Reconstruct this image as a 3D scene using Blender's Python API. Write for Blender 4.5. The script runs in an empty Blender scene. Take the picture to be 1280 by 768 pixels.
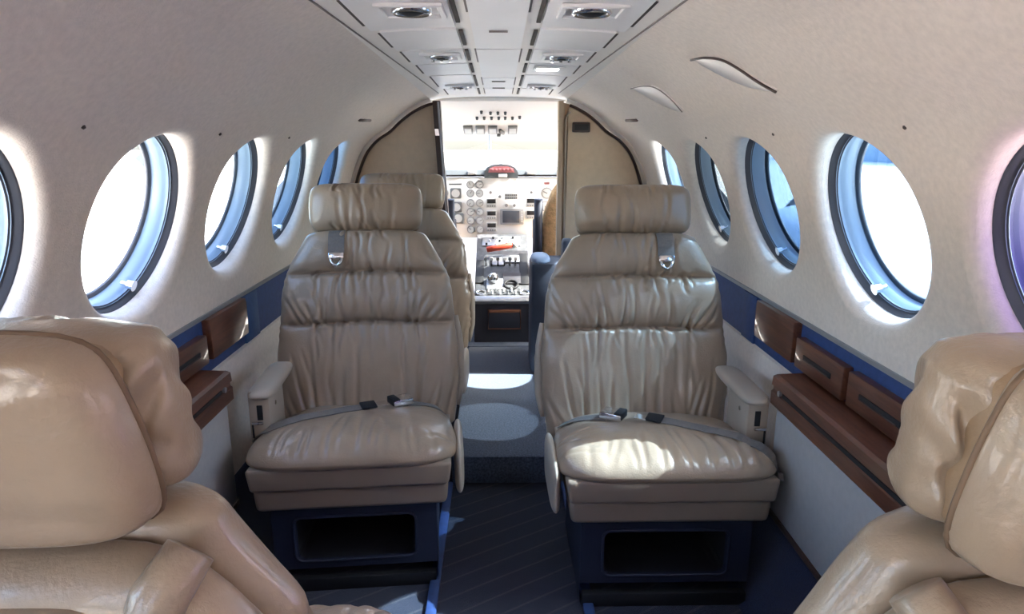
import bpy, bmesh, math, random
import numpy as np
from mathutils import Vector, Matrix
from mathutils.bvhtree import BVHTree

SC = bpy.context.scene
COL = SC.collection
R = math.radians
random.seed(7)

# ------------------------------------------------------------------ camera, sky, sun, exposure
cam_d = bpy.data.cameras.new('camera'); cam = bpy.data.objects.new('camera', cam_d); COL.objects.link(cam)
cam_d.sensor_width = 36.0; cam_d.lens = 36.0 * 840 / 1280; cam_d.clip_start = 0.02
cam.location = (0, 0, 1.10); cam.rotation_euler = (R(90 - 13.78), 0, R(-1.09))
SC.camera = cam

world = bpy.data.worlds.new('sky'); SC.world = world; world.use_nodes = True
wn = world.node_tree; wn.nodes.clear()
w_out = wn.nodes.new('ShaderNodeOutputWorld'); w_bg = wn.nodes.new('ShaderNodeBackground')
w_sky = wn.nodes.new('ShaderNodeTexSky'); w_sky.sky_type = 'NISHITA'; w_sky.sun_disc = False
w_sky.sun_elevation = R(48); w_sky.sun_rotation = R(92); w_sky.air_density = 1.0; w_sky.dust_density = 4.0
w_bg.inputs['Strength'].default_value = 0.75
wn.links.new(w_sky.outputs[0], w_bg.inputs['Color']); wn.links.new(w_bg.outputs[0], w_out.inputs['Surface'])

sun_d = bpy.data.lights.new('sun', 'SUN'); sun = bpy.data.objects.new('sun', sun_d); COL.objects.link(sun)
sun_d.energy = 13.0; sun_d.angle = R(0.6); sun_d.color = (1.0, 0.95, 0.88)
SUN_DIR = Vector((-0.94, 0.04, -1.0)).normalized()
sun.rotation_euler = SUN_DIR.to_track_quat('-Z', 'Y').to_euler(); sun.location = (6, -3, 8)

SC.view_settings.view_transform = 'Standard'; SC.view_settings.look = 'None'
SC.view_settings.gamma = 1.0; SC.view_settings.use_curve_mapping = False
SC.view_settings.exposure = 1.8
SC.cycles.max_bounces = 14; SC.cycles.diffuse_bounces = 8; SC.cycles.transparent_max_bounces = 16
SC.cycles.sample_clamp_indirect = 6.0; SC.cycles.caustics_reflective = False

# ------------------------------------------------------------------ materials
def mat(name, base, rough=0.5, metal=0.0, spec=0.5, var=0.0, vscale=8.0, bump=0.0, bscale=200.0, bdist=0.002, coat=0.0, sheen=0.0):
    m = bpy.data.materials.new(name); m.use_nodes = True
    nt = m.node_tree; b = nt.nodes['Principled BSDF']
    b.inputs['Roughness'].default_value = rough; b.inputs['Metallic'].default_value = metal
    b.inputs['Specular IOR Level'].default_value = spec
    b.inputs['Coat Weight'].default_value = coat
    b.inputs['Sheen Weight'].default_value = sheen
    tc = nt.nodes.new('ShaderNodeTexCoord')
    nz = nt.nodes.new('ShaderNodeTexNoise'); nz.inputs['Scale'].default_value = vscale; nz.inputs['Detail'].default_value = 5
    nt.links.new(tc.outputs['Object'], nz.inputs['Vector'])
    rp = nt.nodes.new('ShaderNodeValToRGB')
    lo = [max(0, c * (1 - var)) for c in base]; hi = [min(1, c * (1 + var)) for c in base]
    rp.color_ramp.elements[0].position = 0.3; rp.color_ramp.elements[1].position = 0.7
    rp.color_ramp.elements[0].color = (*lo, 1); rp.color_ramp.elements[1].color = (*hi, 1)
    nt.links.new(nz.outputs['Fac'], rp.inputs['Fac']); nt.links.new(rp.outputs['Color'], b.inputs['Base Color'])
    if bump > 0:
        n2 = nt.nodes.new('ShaderNodeTexNoise'); n2.inputs['Scale'].default_value = bscale; n2.inputs['Detail'].default_value = 3
        nt.links.new(tc.outputs['Object'], n2.inputs['Vector'])
        bp = nt.nodes.new('ShaderNodeBump'); bp.inputs['Strength'].default_value = bump; bp.inputs['Distance'].default_value = bdist
        nt.links.new(n2.outputs['Fac'], bp.inputs['Height']); nt.links.new(bp.outputs['Normal'], b.inputs['Normal'])
    return m

def wood_mat(name, c1, c2):
    m = mat(name, c1, rough=0.32, coat=0.3)
    nt = m.node_tree; b = nt.nodes['Principled BSDF']
    tc = nt.nodes.new('ShaderNodeTexCoord'); mp = nt.nodes.new('ShaderNodeMapping')
    mp.inputs['Scale'].default_value = (60, 5, 60)
    nz = nt.nodes.new('ShaderNodeTexNoise'); nz.inputs['Scale'].default_value = 1.0; nz.inputs['Detail'].default_value = 6
    nz.inputs['Distortion'].default_value = 1.2
    rp = nt.nodes.new('ShaderNodeValToRGB'); rp.color_ramp.elements[0].color = (*c1, 1); rp.color_ramp.elements[1].color = (*c2, 1)
    rp.color_ramp.elements[0].position = 0.35; rp.color_ramp.elements[1].position = 0.7
    nt.links.new(tc.outputs['Object'], mp.inputs['Vector']); nt.links.new(mp.outputs[0], nz.inputs['Vector'])
    nt.links.new(nz.outputs['Fac'], rp.inputs['Fac']); nt.links.new(rp.outputs['Color'], b.inputs['Base Color'])
    return m

def carpet_mat(name, base, stripe):
    m = mat(name, base, rough=0.95, spec=0.1, var=0.35, vscale=260, bump=0.8, bscale=500, bdist=0.004, sheen=0.2)
    nt = m.node_tree; b = nt.nodes['Principled BSDF']
    ramp = [n for n in nt.nodes if n.type == 'VALTORGB'][0]
    tc = nt.nodes.new('ShaderNodeTexCoord'); mp = nt.nodes.new('ShaderNodeMapping')
    mp.inputs['Rotation'].default_value = (0, 0, R(58))
    wv = nt.nodes.new('ShaderNodeTexWave'); wv.wave_type = 'BANDS'; wv.inputs['Scale'].default_value = 5.2
    wv.inputs['Distortion'].default_value = 0.3; wv.inputs['Detail'].default_value = 1
    rp = nt.nodes.new('ShaderNodeValToRGB'); rp.color_ramp.elements[0].position = 0.955; rp.color_ramp.elements[1].position = 0.985
    rp.color_ramp.elements[0].color = (0, 0, 0, 1); rp.color_ramp.elements[1].color = (0.8, 0.8, 0.8, 1)
    mx = nt.nodes.new('ShaderNodeMix'); mx.data_type = 'RGBA'
    nt.links.new(tc.outputs['Object'], mp.inputs['Vector']); nt.links.new(mp.outputs[0], wv.inputs['Vector'])
    nt.links.new(wv.outputs['Fac'], rp.inputs['Fac']); nt.links.new(rp.outputs['Color'], mx.inputs['Factor'])
    nt.links.new(ramp.outputs['Color'], mx.inputs['A']); mx.inputs['B'].default_value = (*stripe, 1)
    nt.links.new(mx.outputs['Result'], b.inputs['Base Color'])
    return m

def glass_mat(name, tint, gloss=0.06, alpha_tint=None):
    m = bpy.data.materials.new(name); m.use_nodes = True
    nt = m.node_tree; nt.nodes.clear()
    o = nt.nodes.new('ShaderNodeOutputMaterial'); t = nt.nodes.new('ShaderNodeBsdfTransparent'); g = nt.nodes.new('ShaderNodeBsdfGlossy')
    g.inputs['Roughness'].default_value = 0.03; t.inputs['Color'].default_value = (*tint, 1)
    mx = nt.nodes.new('ShaderNodeMixShader'); mx.inputs['Fac'].default_value = gloss
    nt.links.new(t.outputs[0], mx.inputs[1]); nt.links.new(g.outputs[0], mx.inputs[2]); nt.links.new(mx.outputs[0], o.inputs['Surface'])
    return m

def shade_pane_mat(name):
    # polarised inner pane: purple tinted film, paler towards its top
    m = bpy.data.materials.new(name); m.use_nodes = True
    nt = m.node_tree; nt.nodes.clear()
    o = nt.nodes.new('ShaderNodeOutputMaterial'); t = nt.nodes.new('ShaderNodeBsdfTransparent'); g = nt.nodes.new('ShaderNodeBsdfGlossy')
    g.inputs['Roughness'].default_value = 0.05
    tc = nt.nodes.new('ShaderNodeTexCoord'); sp = nt.nodes.new('ShaderNodeSeparateXYZ'); mr = nt.nodes.new('ShaderNodeMapRange')
    mr.inputs['From Min'].default_value = 0.80; mr.inputs['From Max'].default_value = 1.08
    rp = nt.nodes.new('ShaderNodeValToRGB'); e = rp.color_ramp.elements
    e[0].color = (0.03, 0.02, 0.075, 1); e[1].color = (0.42, 0.36, 0.42, 1)
    e.new(0.45).color = (0.17, 0.115, 0.28, 1)
    nt.links.new(tc.outputs['Object'], sp.inputs[0]); nt.links.new(sp.outputs['Z'], mr.inputs['Value'])
    nt.links.new(mr.outputs[0], rp.inputs['Fac']); nt.links.new(rp.outputs['Color'], t.inputs['Color'])
    mx = nt.nodes.new('ShaderNodeMixShader'); mx.inputs['Fac'].default_value = 0.05
    nt.links.new(t.outputs[0], mx.inputs[1]); nt.links.new(g.outputs[0], mx.inputs[2]); nt.links.new(mx.outputs[0], o.inputs['Surface'])
    return m

def emit_mat(name, col, s):
    m = bpy.data.materials.new(name); m.use_nodes = True; b = m.node_tree.nodes['Principled BSDF']
    b.inputs['Base Color'].default_value = (*col, 1); b.inputs['Emission Color'].default_value = (*col, 1); b.inputs['Emission Strength'].default_value = s
    return m

M = {}
M['wall'] = mat('sidewall cream', (0.76, 0.675, 0.60), rough=0.6, spec=0.3, var=0.06, vscale=90, bump=0.35, bscale=330, bdist=0.002)
M['head'] = mat('headliner', (0.88, 0.83, 0.775), rough=0.45, spec=0.4, var=0.02, vscale=20, bump=0.12, bscale=300, bdist=0.001)
M['panel'] = mat('ceiling panel', (0.90, 0.88, 0.87), rough=0.45, spec=0.4, var=0.02)
M['slot'] = mat('dark slot', (0.085, 0.068, 0.060), rough=0.8)
M['groove'] = mat('groove shadow line', (0.25, 0.22, 0.20), rough=0.8)
M['leather'] = mat('tan leather', (0.345, 0.262, 0.188), coat=.25, rough=0.30, spec=0.5, var=0.07, vscale=9, bump=0.22, bscale=260, bdist=0.002)
nt = M['leather'].node_tree; b_ = nt.nodes['Principled BSDF']; fine = [n for n in nt.nodes if n.type == 'BUMP'][0]
tc_ = nt.nodes.new('ShaderNodeTexCoord'); vz = nt.nodes.new('ShaderNodeTexNoise'); vz.inputs['Scale'].default_value = 42; vz.inputs['Detail'].default_value = 6; vz.inputs['Roughness'].default_value = .62; vz.inputs['Distortion'].default_value = .6
bc = nt.nodes.new('ShaderNodeBump'); bc.inputs['Strength'].default_value = .22; bc.inputs['Distance'].default_value = .005
nt.links.new(tc_.outputs['Object'], vz.inputs['Vector']); nt.links.new(vz.outputs['Fac'], bc.inputs['Height'])
nt.links.new(bc.outputs['Normal'], fine.inputs['Normal'])
M['gusset'] = mat('brown leather gusset', (0.30, 0.205, 0.125), rough=0.45, spec=0.4, var=0.08, vscale=12, bump=0.2, bscale=260)
M['seam'] = mat('dark leather seam', (0.16, 0.10, 0.06), rough=0.6)
M['vinyl'] = mat('tan vinyl', (0.245, 0.19, 0.145), rough=0.42, spec=0.4, var=0.04, vscale=14)
M['cream'] = mat('cream armrest', (0.41, 0.345, 0.275), rough=0.42, var=0.03)
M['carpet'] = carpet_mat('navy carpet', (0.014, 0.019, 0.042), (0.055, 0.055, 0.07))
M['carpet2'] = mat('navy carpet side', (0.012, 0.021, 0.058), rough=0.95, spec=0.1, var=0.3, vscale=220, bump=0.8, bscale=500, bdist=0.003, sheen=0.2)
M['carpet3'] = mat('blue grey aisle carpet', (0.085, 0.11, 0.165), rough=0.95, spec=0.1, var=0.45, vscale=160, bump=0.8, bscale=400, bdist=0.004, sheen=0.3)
M['navy'] = mat('navy plinth', (0.011, 0.015, 0.034), rough=0.6, var=0.15)
M['black'] = mat('black', (0.008, 0.008, 0.010), rough=0.6)
M['blue'] = mat('blue band', (0.026, 0.060, 0.185), rough=0.7, var=0.12, vscale=60, bump=0.2, bscale=300)
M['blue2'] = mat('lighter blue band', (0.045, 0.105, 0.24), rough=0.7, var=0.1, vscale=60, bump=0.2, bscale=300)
M['bluegrey'] = mat('blue grey upholstery', (0.048, 0.060, 0.092), rough=0.6, var=0.12, vscale=20)
M['bluelight'] = mat('light blue cap', (0.17, 0.26, 0.42), rough=0.5)
M['wood'] = wood_mat('mahogany', (0.078, 0.026, 0.014), (0.155, 0.055, 0.029))
M['lowpanel'] = mat('pale grey side cabinet', (0.40, 0.39, 0.375), rough=0.6, var=0.04, vscale=60, bump=0.2, bscale=300)
M['dkbrown'] = mat('dark brown trim', (0.055, 0.03, 0.024), rough=0.4)
M['tan'] = mat('tan bulkhead', (0.55, 0.42, 0.29), rough=0.55, var=0.05, vscale=30, bump=0.15, bscale=200)
M['tan2'] = mat('tan bulkhead edge', (0.42, 0.31, 0.21), rough=0.5, var=0.05)
M['rubber'] = mat('grey rubber seal', (0.10, 0.105, 0.12), rough=0.5)
M['dring'] = mat('dark window ring', (0.075, 0.082, 0.10), rough=0.45)
M['reveal'] = mat('window reveal blue grey', (0.24, 0.33, 0.43), rough=0.3, spec=0.5)
M['glass'] = glass_mat('window glass', (0.93, 0.97, 1.0), 0.07)
M['shade'] = shade_pane_mat('polarised pane')
TINT = {(-1, 1.79): (.62, .68, .70), (-1, 2.29): (.42, .52, .58), (-1, 2.79): (.12, .22, .36),
        (1, 1.29): (.27, .37, .47), (1, 1.79): (.045, .080, .125), (1, 2.29): (.065, .080, .090), (1, 2.79): (.75, .85, .90)}
for k_, c_ in TINT.items(): M[k_] = glass_mat('tinted pane', c_, 0.08)
M['dark pane'] = glass_mat('added unseen dimming pane', (.07, .06, .09), .06)  # added in the unseen right rear windows to cut their light
M['cockpitglass'] = glass_mat('cockpit side glass', (.50, .54, .54), .06)
M['clear'] = glass_mat('clear knob', (0.75, 0.85, 0.92), 0.4)
M['chrome'] = mat('chrome', (0.75, 0.75, 0.77), rough=0.14, metal=1.0)
M['steel'] = mat('grey metal', (0.35, 0.36, 0.38), rough=0.4, metal=0.6)
M['strap'] = mat('grey belt webbing', (0.17, 0.155, 0.145), rough=0.7, var=0.1, vscale=200)
M['strapd'] = mat('belt edge dark', (0.05, 0.05, 0.055), rough=0.5)
M['white'] = mat('white paint', (0.86, 0.86, 0.86), rough=0.4)
M['wing'] = mat('white aircraft paint', (0.82, 0.83, 0.84), rough=0.3, coat=0.3)
M['ipanel'] = mat('instrument panel pale grey', (0.84, 0.85, 0.86), rough=0.5)
M['gauge'] = mat('gauge face', (0.16, 0.17, 0.18), rough=0.4)
M['gaugew'] = mat('gauge pale', (0.55, 0.57, 0.58), rough=0.4)
M['screen'] = mat('dark screen', (0.07, 0.08, 0.10), rough=0.15)
M['glare'] = mat('glareshield grey', (0.085, 0.10, 0.11), rough=0.7)
M['red'] = mat('red annunciator', (0.36, 0.13, 0.14), rough=0.4)
M['redbar'] = mat('orange red bar', (0.62, 0.07, 0.035), rough=0.4)
M['pedestal'] = mat('pedestal grey', (0.08, 0.083, 0.09), rough=0.5, var=0.3, vscale=40)
M['pedbox'] = mat('pedestal box dark', (0.05, 0.048, 0.058), rough=0.6)
M['orange'] = mat('orange brown piping', (0.35, 0.13, 0.06), rough=0.5)
M['sheep'] = mat('tan sheepskin', (0.70, 0.48, 0.27), rough=0.9, var=0.2, vscale=40, bump=0.6, bscale=120, bdist=0.006)
M['concrete'] = mat('concrete apron', (0.66, 0.62, 0.55), rough=0.9, var=0.08, vscale=0.6)
M['hangar'] = mat('blue grey hangar', (0.22, 0.30, 0.38), rough=0.7, var=0.1, vscale=0.3)
M['tree'] = mat('trees', (0.045, 0.07, 0.035), rough=0.9, var=0.4, vscale=0.8)
M['lamp'] = emit_mat('lamp diffuser', (0.9, 0.95, 1.0), 1.4)
M['screw'] = mat('dark screw', (0.06, 0.04, 0.03), rough=0.5)

# ------------------------------------------------------------------ helpers
def link_mesh(name, verts, faces, material, parent=None, smooth=True, recalc=True):
    me = bpy.data.meshes.new(name); me.from_pydata([tuple(map(float, v)) for v in verts], [], faces)
    bm = bmesh.new(); bm.from_mesh(me)
    if recalc:
        bmesh.ops.remove_doubles(bm, verts=bm.verts, dist=1e-5); bmesh.ops.recalc_face_normals(bm, faces=bm.faces)
    bm.to_mesh(me); bm.free()
    return link_me(name, me, material, parent, smooth)
def link_me(name, me, material, parent=None, smooth=True):
    if material is not None: me.materials.append(material)
    if smooth: me.polygons.foreach_set('use_smooth', [True] * len(me.polygons))
    o = bpy.data.objects.new(name, me); COL.objects.link(o)
    if parent is not None: o.parent = parent
    return o
def link_bm(name, bm, material, parent=None, smooth=False):
    bmesh.ops.recalc_face_normals(bm, faces=bm.faces)
    me = bpy.data.meshes.new(name); bm.to_mesh(me); bm.free()
    o = link_me(name, me, material, parent, False)
    if smooth:
        me.polygons.foreach_set('use_smooth', [True] * len(me.polygons))
        try: me.set_sharp_from_angle(angle=R(40))
        except Exception: pass
    return o
def thing(name, label, cat, loc=(0, 0, 0), rotz=0.0, group=None):
    o = bpy.data.objects.new(name, None); COL.objects.link(o); o.location = loc; o.rotation_euler = (0, 0, rotz)
    o.empty_display_size = 0.1; o['label'] = label; o['category'] = cat
    if group: o['group'] = group
    return o
def tag(o, label, cat, group=None):
    o['label'] = label; o['category'] = cat
    if group: o['group'] = group
    return o
def struct(o): o['kind'] = 'structure'; return o

def add_box(bm, c, s, bev=0.0, seg=2, rot=None):
    g = bmesh.ops.create_cube(bm, size=1.0); vs = g['verts']
    bmesh.ops.scale(bm, vec=s, verts=vs)
    if bev > 0:
        es = list({e for v in vs for e in v.link_edges})
        r = bmesh.ops.bevel(bm, geom=es, offset=bev, segments=seg, profile=0.5, affect='EDGES', clamp_overlap=True)
        vs = list({v for f in r['faces'] for v in f.verts} | {v for v in vs if v.is_valid})
        # all verts connected to this island
        seen = set(vs); st = list(vs)
        while st:
            v = st.pop()
            for e in v.link_edges:
                w = e.other_vert(v)
                if w not in seen: seen.add(w); st.append(w)
        vs = list(seen)
    if rot is not None: bmesh.ops.transform(bm, matrix=rot, verts=vs)
    bmesh.ops.translate(bm, vec=c, verts=vs)
    return vs
def box(name, c, s, material, parent=None, bev=0.0, seg=2, rot=None):
    bm = bmesh.new(); add_box(bm, c, s, bev, seg, rot); return link_bm(name, bm, material, parent, smooth=bev > 0)
def add_cyl(bm, c, r, h, axis='Z', n=24, r2=None):
    g = bmesh.ops.create_cone(bm, cap_ends=True, segments=n, radius1=r, radius2=r if r2 is None else r2, depth=h)
    rot = {'Z': Matrix.Identity(4), 'Y': Matrix.Rotation(R(90), 4, 'X'), 'X': Matrix.Rotation(R(90), 4, 'Y')}[axis] if isinstance(axis, str) else axis
    bmesh.ops.transform(bm, matrix=rot, verts=g['verts']); bmesh.ops.translate(bm, vec=c, verts=g['verts'])
def cyl(name, c, r, h, material, parent=None, axis='Z', n=24, r2=None):
    bm = bmesh.new(); add_cyl(bm, c, r, h, axis, n, r2); return link_bm(name, bm, material, parent, smooth=True)
def tube(name, pts, rad, material, parent=None, n=10, cyclic=False):
    pts = [Vector(p) for p in pts]; N = len(pts); V = []; F = []
    rads = rad if isinstance(rad, (list, tuple)) else [rad] * N
    up = Vector((0.13, 0.21, 0.97)).normalized()
    for i, p in enumerate(pts):
        a = pts[i - 1] if (i > 0 or cyclic) else p; b = pts[(i + 1) % N] if (i < N - 1 or cyclic) else p
        t = (b - a).normalized(); s = t.cross(up)
        if s.length < 1e-3: s = t.cross(Vector((1, 0, 0)))
        s.normalize(); u = s.cross(t)
        for k in range(n):
            q = 2 * math.pi * k / n; V.append(p + (s * math.cos(q) + u * math.sin(q)) * rads[i])
    for i in range(N if cyclic else N - 1):
        j = (i + 1) % N
        for k in range(n):
            F.append((i * n + k, i * n + (k + 1) % n, j * n + (k + 1) % n, j * n + k))
    if not cyclic: F += [tuple(range(n))[::-1], tuple((N - 1) * n + k for k in range(n))]
    return link_mesh(name, V, F, material, parent)
def prism(name, poly, y0, y1, material, parent=None, axis='Y', smooth=False):
    """extrude a 2-D outline (x,z) along y (or (y,z) along x)"""
    n = len(poly); V = []
    for t in (y0, y1):
        for (a, b) in poly: V.append((a, t, b) if axis == 'Y' else ((t, a, b) if axis == 'X' else (a, b, t)))
    F = [tuple(range(n))[::-1], tuple(range(n, 2 * n))] + [(i, (i + 1) % n, n + (i + 1) % n, n + i) for i in range(n)]
    return link_mesh(name, V, F, material, parent, smooth=smooth)
def sweep(name, prof, ys, material, parent=None, side=1, smooth=True):
    """open strip: profile list of (x,z) swept along y stations"""
    V = []; F = []; n = len(prof)
    for y in ys:
        for (x, z) in prof: V.append((side * x, y, z))
    for j in range(len(ys) - 1):
        for i in range(n - 1): F.append((j * n + i, j * n + i + 1, (j + 1) * n + i + 1, (j + 1) * n + i))
    return link_mesh(name, V, F, material, parent, smooth=smooth)

def catm2(P, n):
    P = [np.array(p) for p in P]; P = [2 * P[0] - P[1]] + P + [2 * P[-1] - P[-2]]
    out = []
    for i in range(1, len(P) - 2):
        for k in range(n):
            t = k / n; p0, p1, p2, p3 = P[i - 1:i + 3]
            out.append(tuple(0.5 * ((2 * p1) + (-p0 + p2) * t + (2 * p0 - 5 * p1 + 4 * p2 - p3) * t * t + (-p0 + 3 * p1 - 3 * p2 + p3) * t ** 3)))
    out.append(tuple(P[-2])); return out
# ------------------------------------------------------------------ cabin cross-section
CP = [(.758, .56), (.752, .664), (.742, .76), (.719, .87), (.686, .98), (.648, 1.072), (.594, 1.142), (.530, 1.190), (.478, 1.243), (.410, 1.297), (.322, 1.338), (.20, 1.352), (.0, 1.356), (-.2, 1.352)]
def catmull(P, n=24):
    out = []
    for i in range(1, len(P) - 2):
        p0, p1, p2, p3 = map(np.array, P[i - 1:i + 3])
        for k in range(n):
            t = k / n
            out.append(0.5 * ((2 * p1) + (-p0 + p2) * t + (2 * p0 - 5 * p1 + 4 * p2 - p3) * t * t + (-p0 + 3 * p1 - 3 * p2 + p3) * t ** 3))
    out.append(np.array(P[-2])); return np.array(out)
PR = catmull(CP); SL = np.concatenate([[0], np.cumsum(np.linalg.norm(np.diff(PR, axis=0), axis=1))])
def prof_s(s): return float(np.interp(s, SL, PR[:, 0])), float(np.interp(s, SL, PR[:, 1]))
S_BOT = 0.0
S_TOP = float(np.interp(-.322, -PR[:, 0][PR[:, 1] > 1.0], SL[PR[:, 1] > 1.0]))
S_WIN = float(np.interp(.938, PR[:, 1][:100], SL[:100]))
S_END = float(np.interp(0.0, -PR[:, 0][PR[:, 1] > 1.0], SL[PR[:, 1] > 1.0]))
def taper(y): return 1 - 0.10 * (y - 1.3) / 1.95
def wall_pt(side, y, s):
    x, z = prof_s(s)
    if z > .95: z = .95 + (z - .95) * taper(y)
    return Vector((side * x, y, z))
WR = 0.190          # clear radius of a window
WY = [-.71, -.21, .29, .79, 1.29, 1.79, 2.29, 2.79]
Y_AFT, Y_BULK = -1.45, 3.25
BAY = 0.25
LIP = .024
YOFF = {-1: .055, 1: -.01}      # the two rows of windows are slightly out of step

def win_frame(side, yc):
    yc = yc + YOFF[side]
    p = wall_pt(side, yc, S_WIN); t = (wall_pt(side, yc, S_WIN + .1) - wall_pt(side, yc, S_WIN - .1)).normalized()
    n = Vector((t.z, 0, -t.x)) if t.z * side > 0 else Vector((-t.z, 0, t.x))
    return p, t, n
def thetas(N=96):
    hi = math.atan2(S_TOP - S_WIN, BAY); lo = math.atan2(S_WIN - S_BOT, BAY)
    th = set(round(2 * math.pi * k / N, 6) for k in range(N))
    for c in (hi, math.pi - hi, 2 * math.pi - lo, math.pi + lo): th.add(round(c, 6))
    th = sorted(th); return th
TH = thetas()
def rect_r(t):
    c, s = math.cos(t), math.sin(t); r = 1e9
    if abs(c) > 1e-9: r = min(r, BAY / abs(c))
    if s > 1e-9: r = min(r, (S_TOP - S_WIN) / s)
    if s < -1e-9: r = min(r, (S_WIN - S_BOT) / -s)
    return r
def edge_s():
    out = sorted({round(S_WIN + rect_r(t) * math.sin(t), 6) for t in TH if abs(abs(rect_r(t) * math.cos(t)) - BAY) < 1e-6})
    return out

def build_side(side, name):
    V = []; F = []
    def add(p): V.append(p); return len(V) - 1
    for yc in WY:
        if side < 0 and yc < -0.5: continue
        P, t, n = win_frame(side, yc); yc = yc + YOFF[side]
        rows = []
        for th in TH:
            rb = rect_r(th); col = []
            for q in (1.0, .72, .48, .28, .13, .05):
                r = (WR + LIP) + (rb - WR - LIP) * q
                col.append(add(wall_pt(side, yc + r * math.cos(th), S_WIN + r * math.sin(th))))
            # rounded lip: from the curved wall down into the flat reveal
            w0 = wall_pt(side, yc + (WR + LIP) * math.cos(th), S_WIN + (WR + LIP) * math.sin(th)); col.append(add(w0))
            d = Vector((0, math.cos(th), 0)) + t * math.sin(th)
            for a in (25, 50, 72, 90):
                rr = WR + LIP * (1 - math.sin(R(a))); dep = LIP * (1 - math.cos(R(a)))
                wp = wall_pt(side, yc + rr * math.cos(th), S_WIN + rr * math.sin(th))
                col.append(add(wp + n * dep))
            col.append(add(P + d * WR + n * .035))
            rows.append(col)
        m = len(TH)
        for i in range(m):
            a, b = rows[i], rows[(i + 1) % m]
            for k in range(len(a) - 1): F.append((a[k], b[k], b[k + 1], a[k + 1]))
    es = edge_s()
    def strip(ya, yb, n):
        prev = None
        for j in range(n + 1):
            y = ya + (yb - ya) * j / n; cur = [add(wall_pt(side, y, s)) for s in es]
            if prev:
                for k in range(len(es) - 1): F.append((prev[k], prev[k + 1], cur[k + 1], cur[k]))
            prev = cur
    strip(3.04 + YOFF[side], Y_BULK + .02, 2)
    if side > 0: strip(Y_AFT, -.96 + YOFF[side], 2)
    else: strip(Y_AFT, -1.30, 1); strip(-.50, -.46 + YOFF[side], 1)
    return struct(link_mesh(name, V, F, M['wall']))
wall_l = build_side(-1, 'wall_left'); wall_r = build_side(1, 'wall_right')

# ceiling between the two top lines
V = []; F = []; ns = 17; ys = list(np.linspace(Y_AFT, Y_BULK + .02, 25))
for y in ys:
    for k in range(ns):
        s = S_TOP + (2 * (S_END - S_TOP)) * k / (ns - 1)
        if s <= S_END: p = wall_pt(1, y, s)
        else:
            p = wall_pt(1, y, 2 * S_END - s); p.x = -p.x
        V.append(p)
for j in range(len(ys) - 1):
    for i in range(ns - 1): F.append((j * ns + i, j * ns + i + 1, (j + 1) * ns + i + 1, (j + 1) * ns + i))
ceiling = struct(link_mesh('ceiling', V, F, M['head']))
def ceil_z(x, y):
    p = wall_pt(1, y, float(np.interp(-abs(x), -PR[:, 0][PR[:, 1] > 1.0], SL[PR[:, 1] > 1.0]))); return p.z

# lower side walls: band recess, cream lower wall, carpeted foot
for side, nm in ((-1, 'wall_left_lower'), (1, 'wall_right_lower')):
    pr = [(.752, .666), (.764, .66), (.764, .52), (.752, .512), (.748, .42), (.742, .30), (.735, .20)]
    o = struct(sweep(nm, pr, [Y_AFT, -.95 if side > 0 else -.5, .8, 2.0, Y_BULK + .02], M['wall'], side=side, smooth=False))
    pr = [(.735, .205), (.700, .19), (.690, .17), (.65, .08), (.60, .015), (.58, 0.0)]
    o = struct(sweep('baseboard_left' if side < 0 else 'baseboard_right', pr, [Y_AFT, .8, Y_BULK + .02], M['carpet2'], side=side))
# floor with the raised front part of the aisle
struct(box('floor', (0, (Y_AFT + Y_BULK) / 2, -.02), (1.4, Y_BULK - Y_AFT, .04), M['carpet']))
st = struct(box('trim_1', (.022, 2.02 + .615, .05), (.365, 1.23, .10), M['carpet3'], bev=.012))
struct(box('trim_2', (-.168, .55, .006), (.026, 2.94, .012), M['blue'], bev=.004))
struct(box('trim_3', (.212, .55, .006), (.026, 2.94, .012), M['blue'], bev=.004))
struct(box('wall_back', (0, Y_AFT - .02, .68), (1.6, .04, 1.5), M['wall']))
# doorway frame post of the entrance behind the photographer (left wall, open)
struct(box('door_1', (-.72, -.93, 1.33), (.06, .80, .10), M['wall']))
struct(box('trim_4', (-.705, -.98, .70), (.02, .70, .025), M['steel']))

# thin grey cap line and blue band
for side in (-1, 1):
    e = .02 if side < 0 else 0
    struct(box('trim_5' if side < 0 else 'trim_6', (side * .752, 1.2, .670), (.012, 4.05, .010), M['steel']))
    struct(box('trim_7' if side < 0 else 'trim_8', (side * .760, 1.2, .591), (.012, 4.05, .144), M['blue'], bev=.003))
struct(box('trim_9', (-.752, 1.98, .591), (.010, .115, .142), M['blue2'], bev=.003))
struct(box('trim_10', (.752, 1.94, .591), (.010, .10, .142), M['blue'], bev=.003))

# screws between the windows
for side, w in ((-1, wall_l), (1, wall_r)):
    for y in (1.04, 1.54, 2.04):
        p = wall_pt(side, y, float(np.interp(1.12, PR[:, 1][:150], SL[:150])))
        bm = bmesh.new(); bmesh.ops.create_icosphere(bm, subdivisions=1, radius=.0042); bmesh.ops.translate(bm, vec=p, verts=bm.verts)
        link_bm('screw', bm, M['screw'], w, smooth=True)

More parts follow.
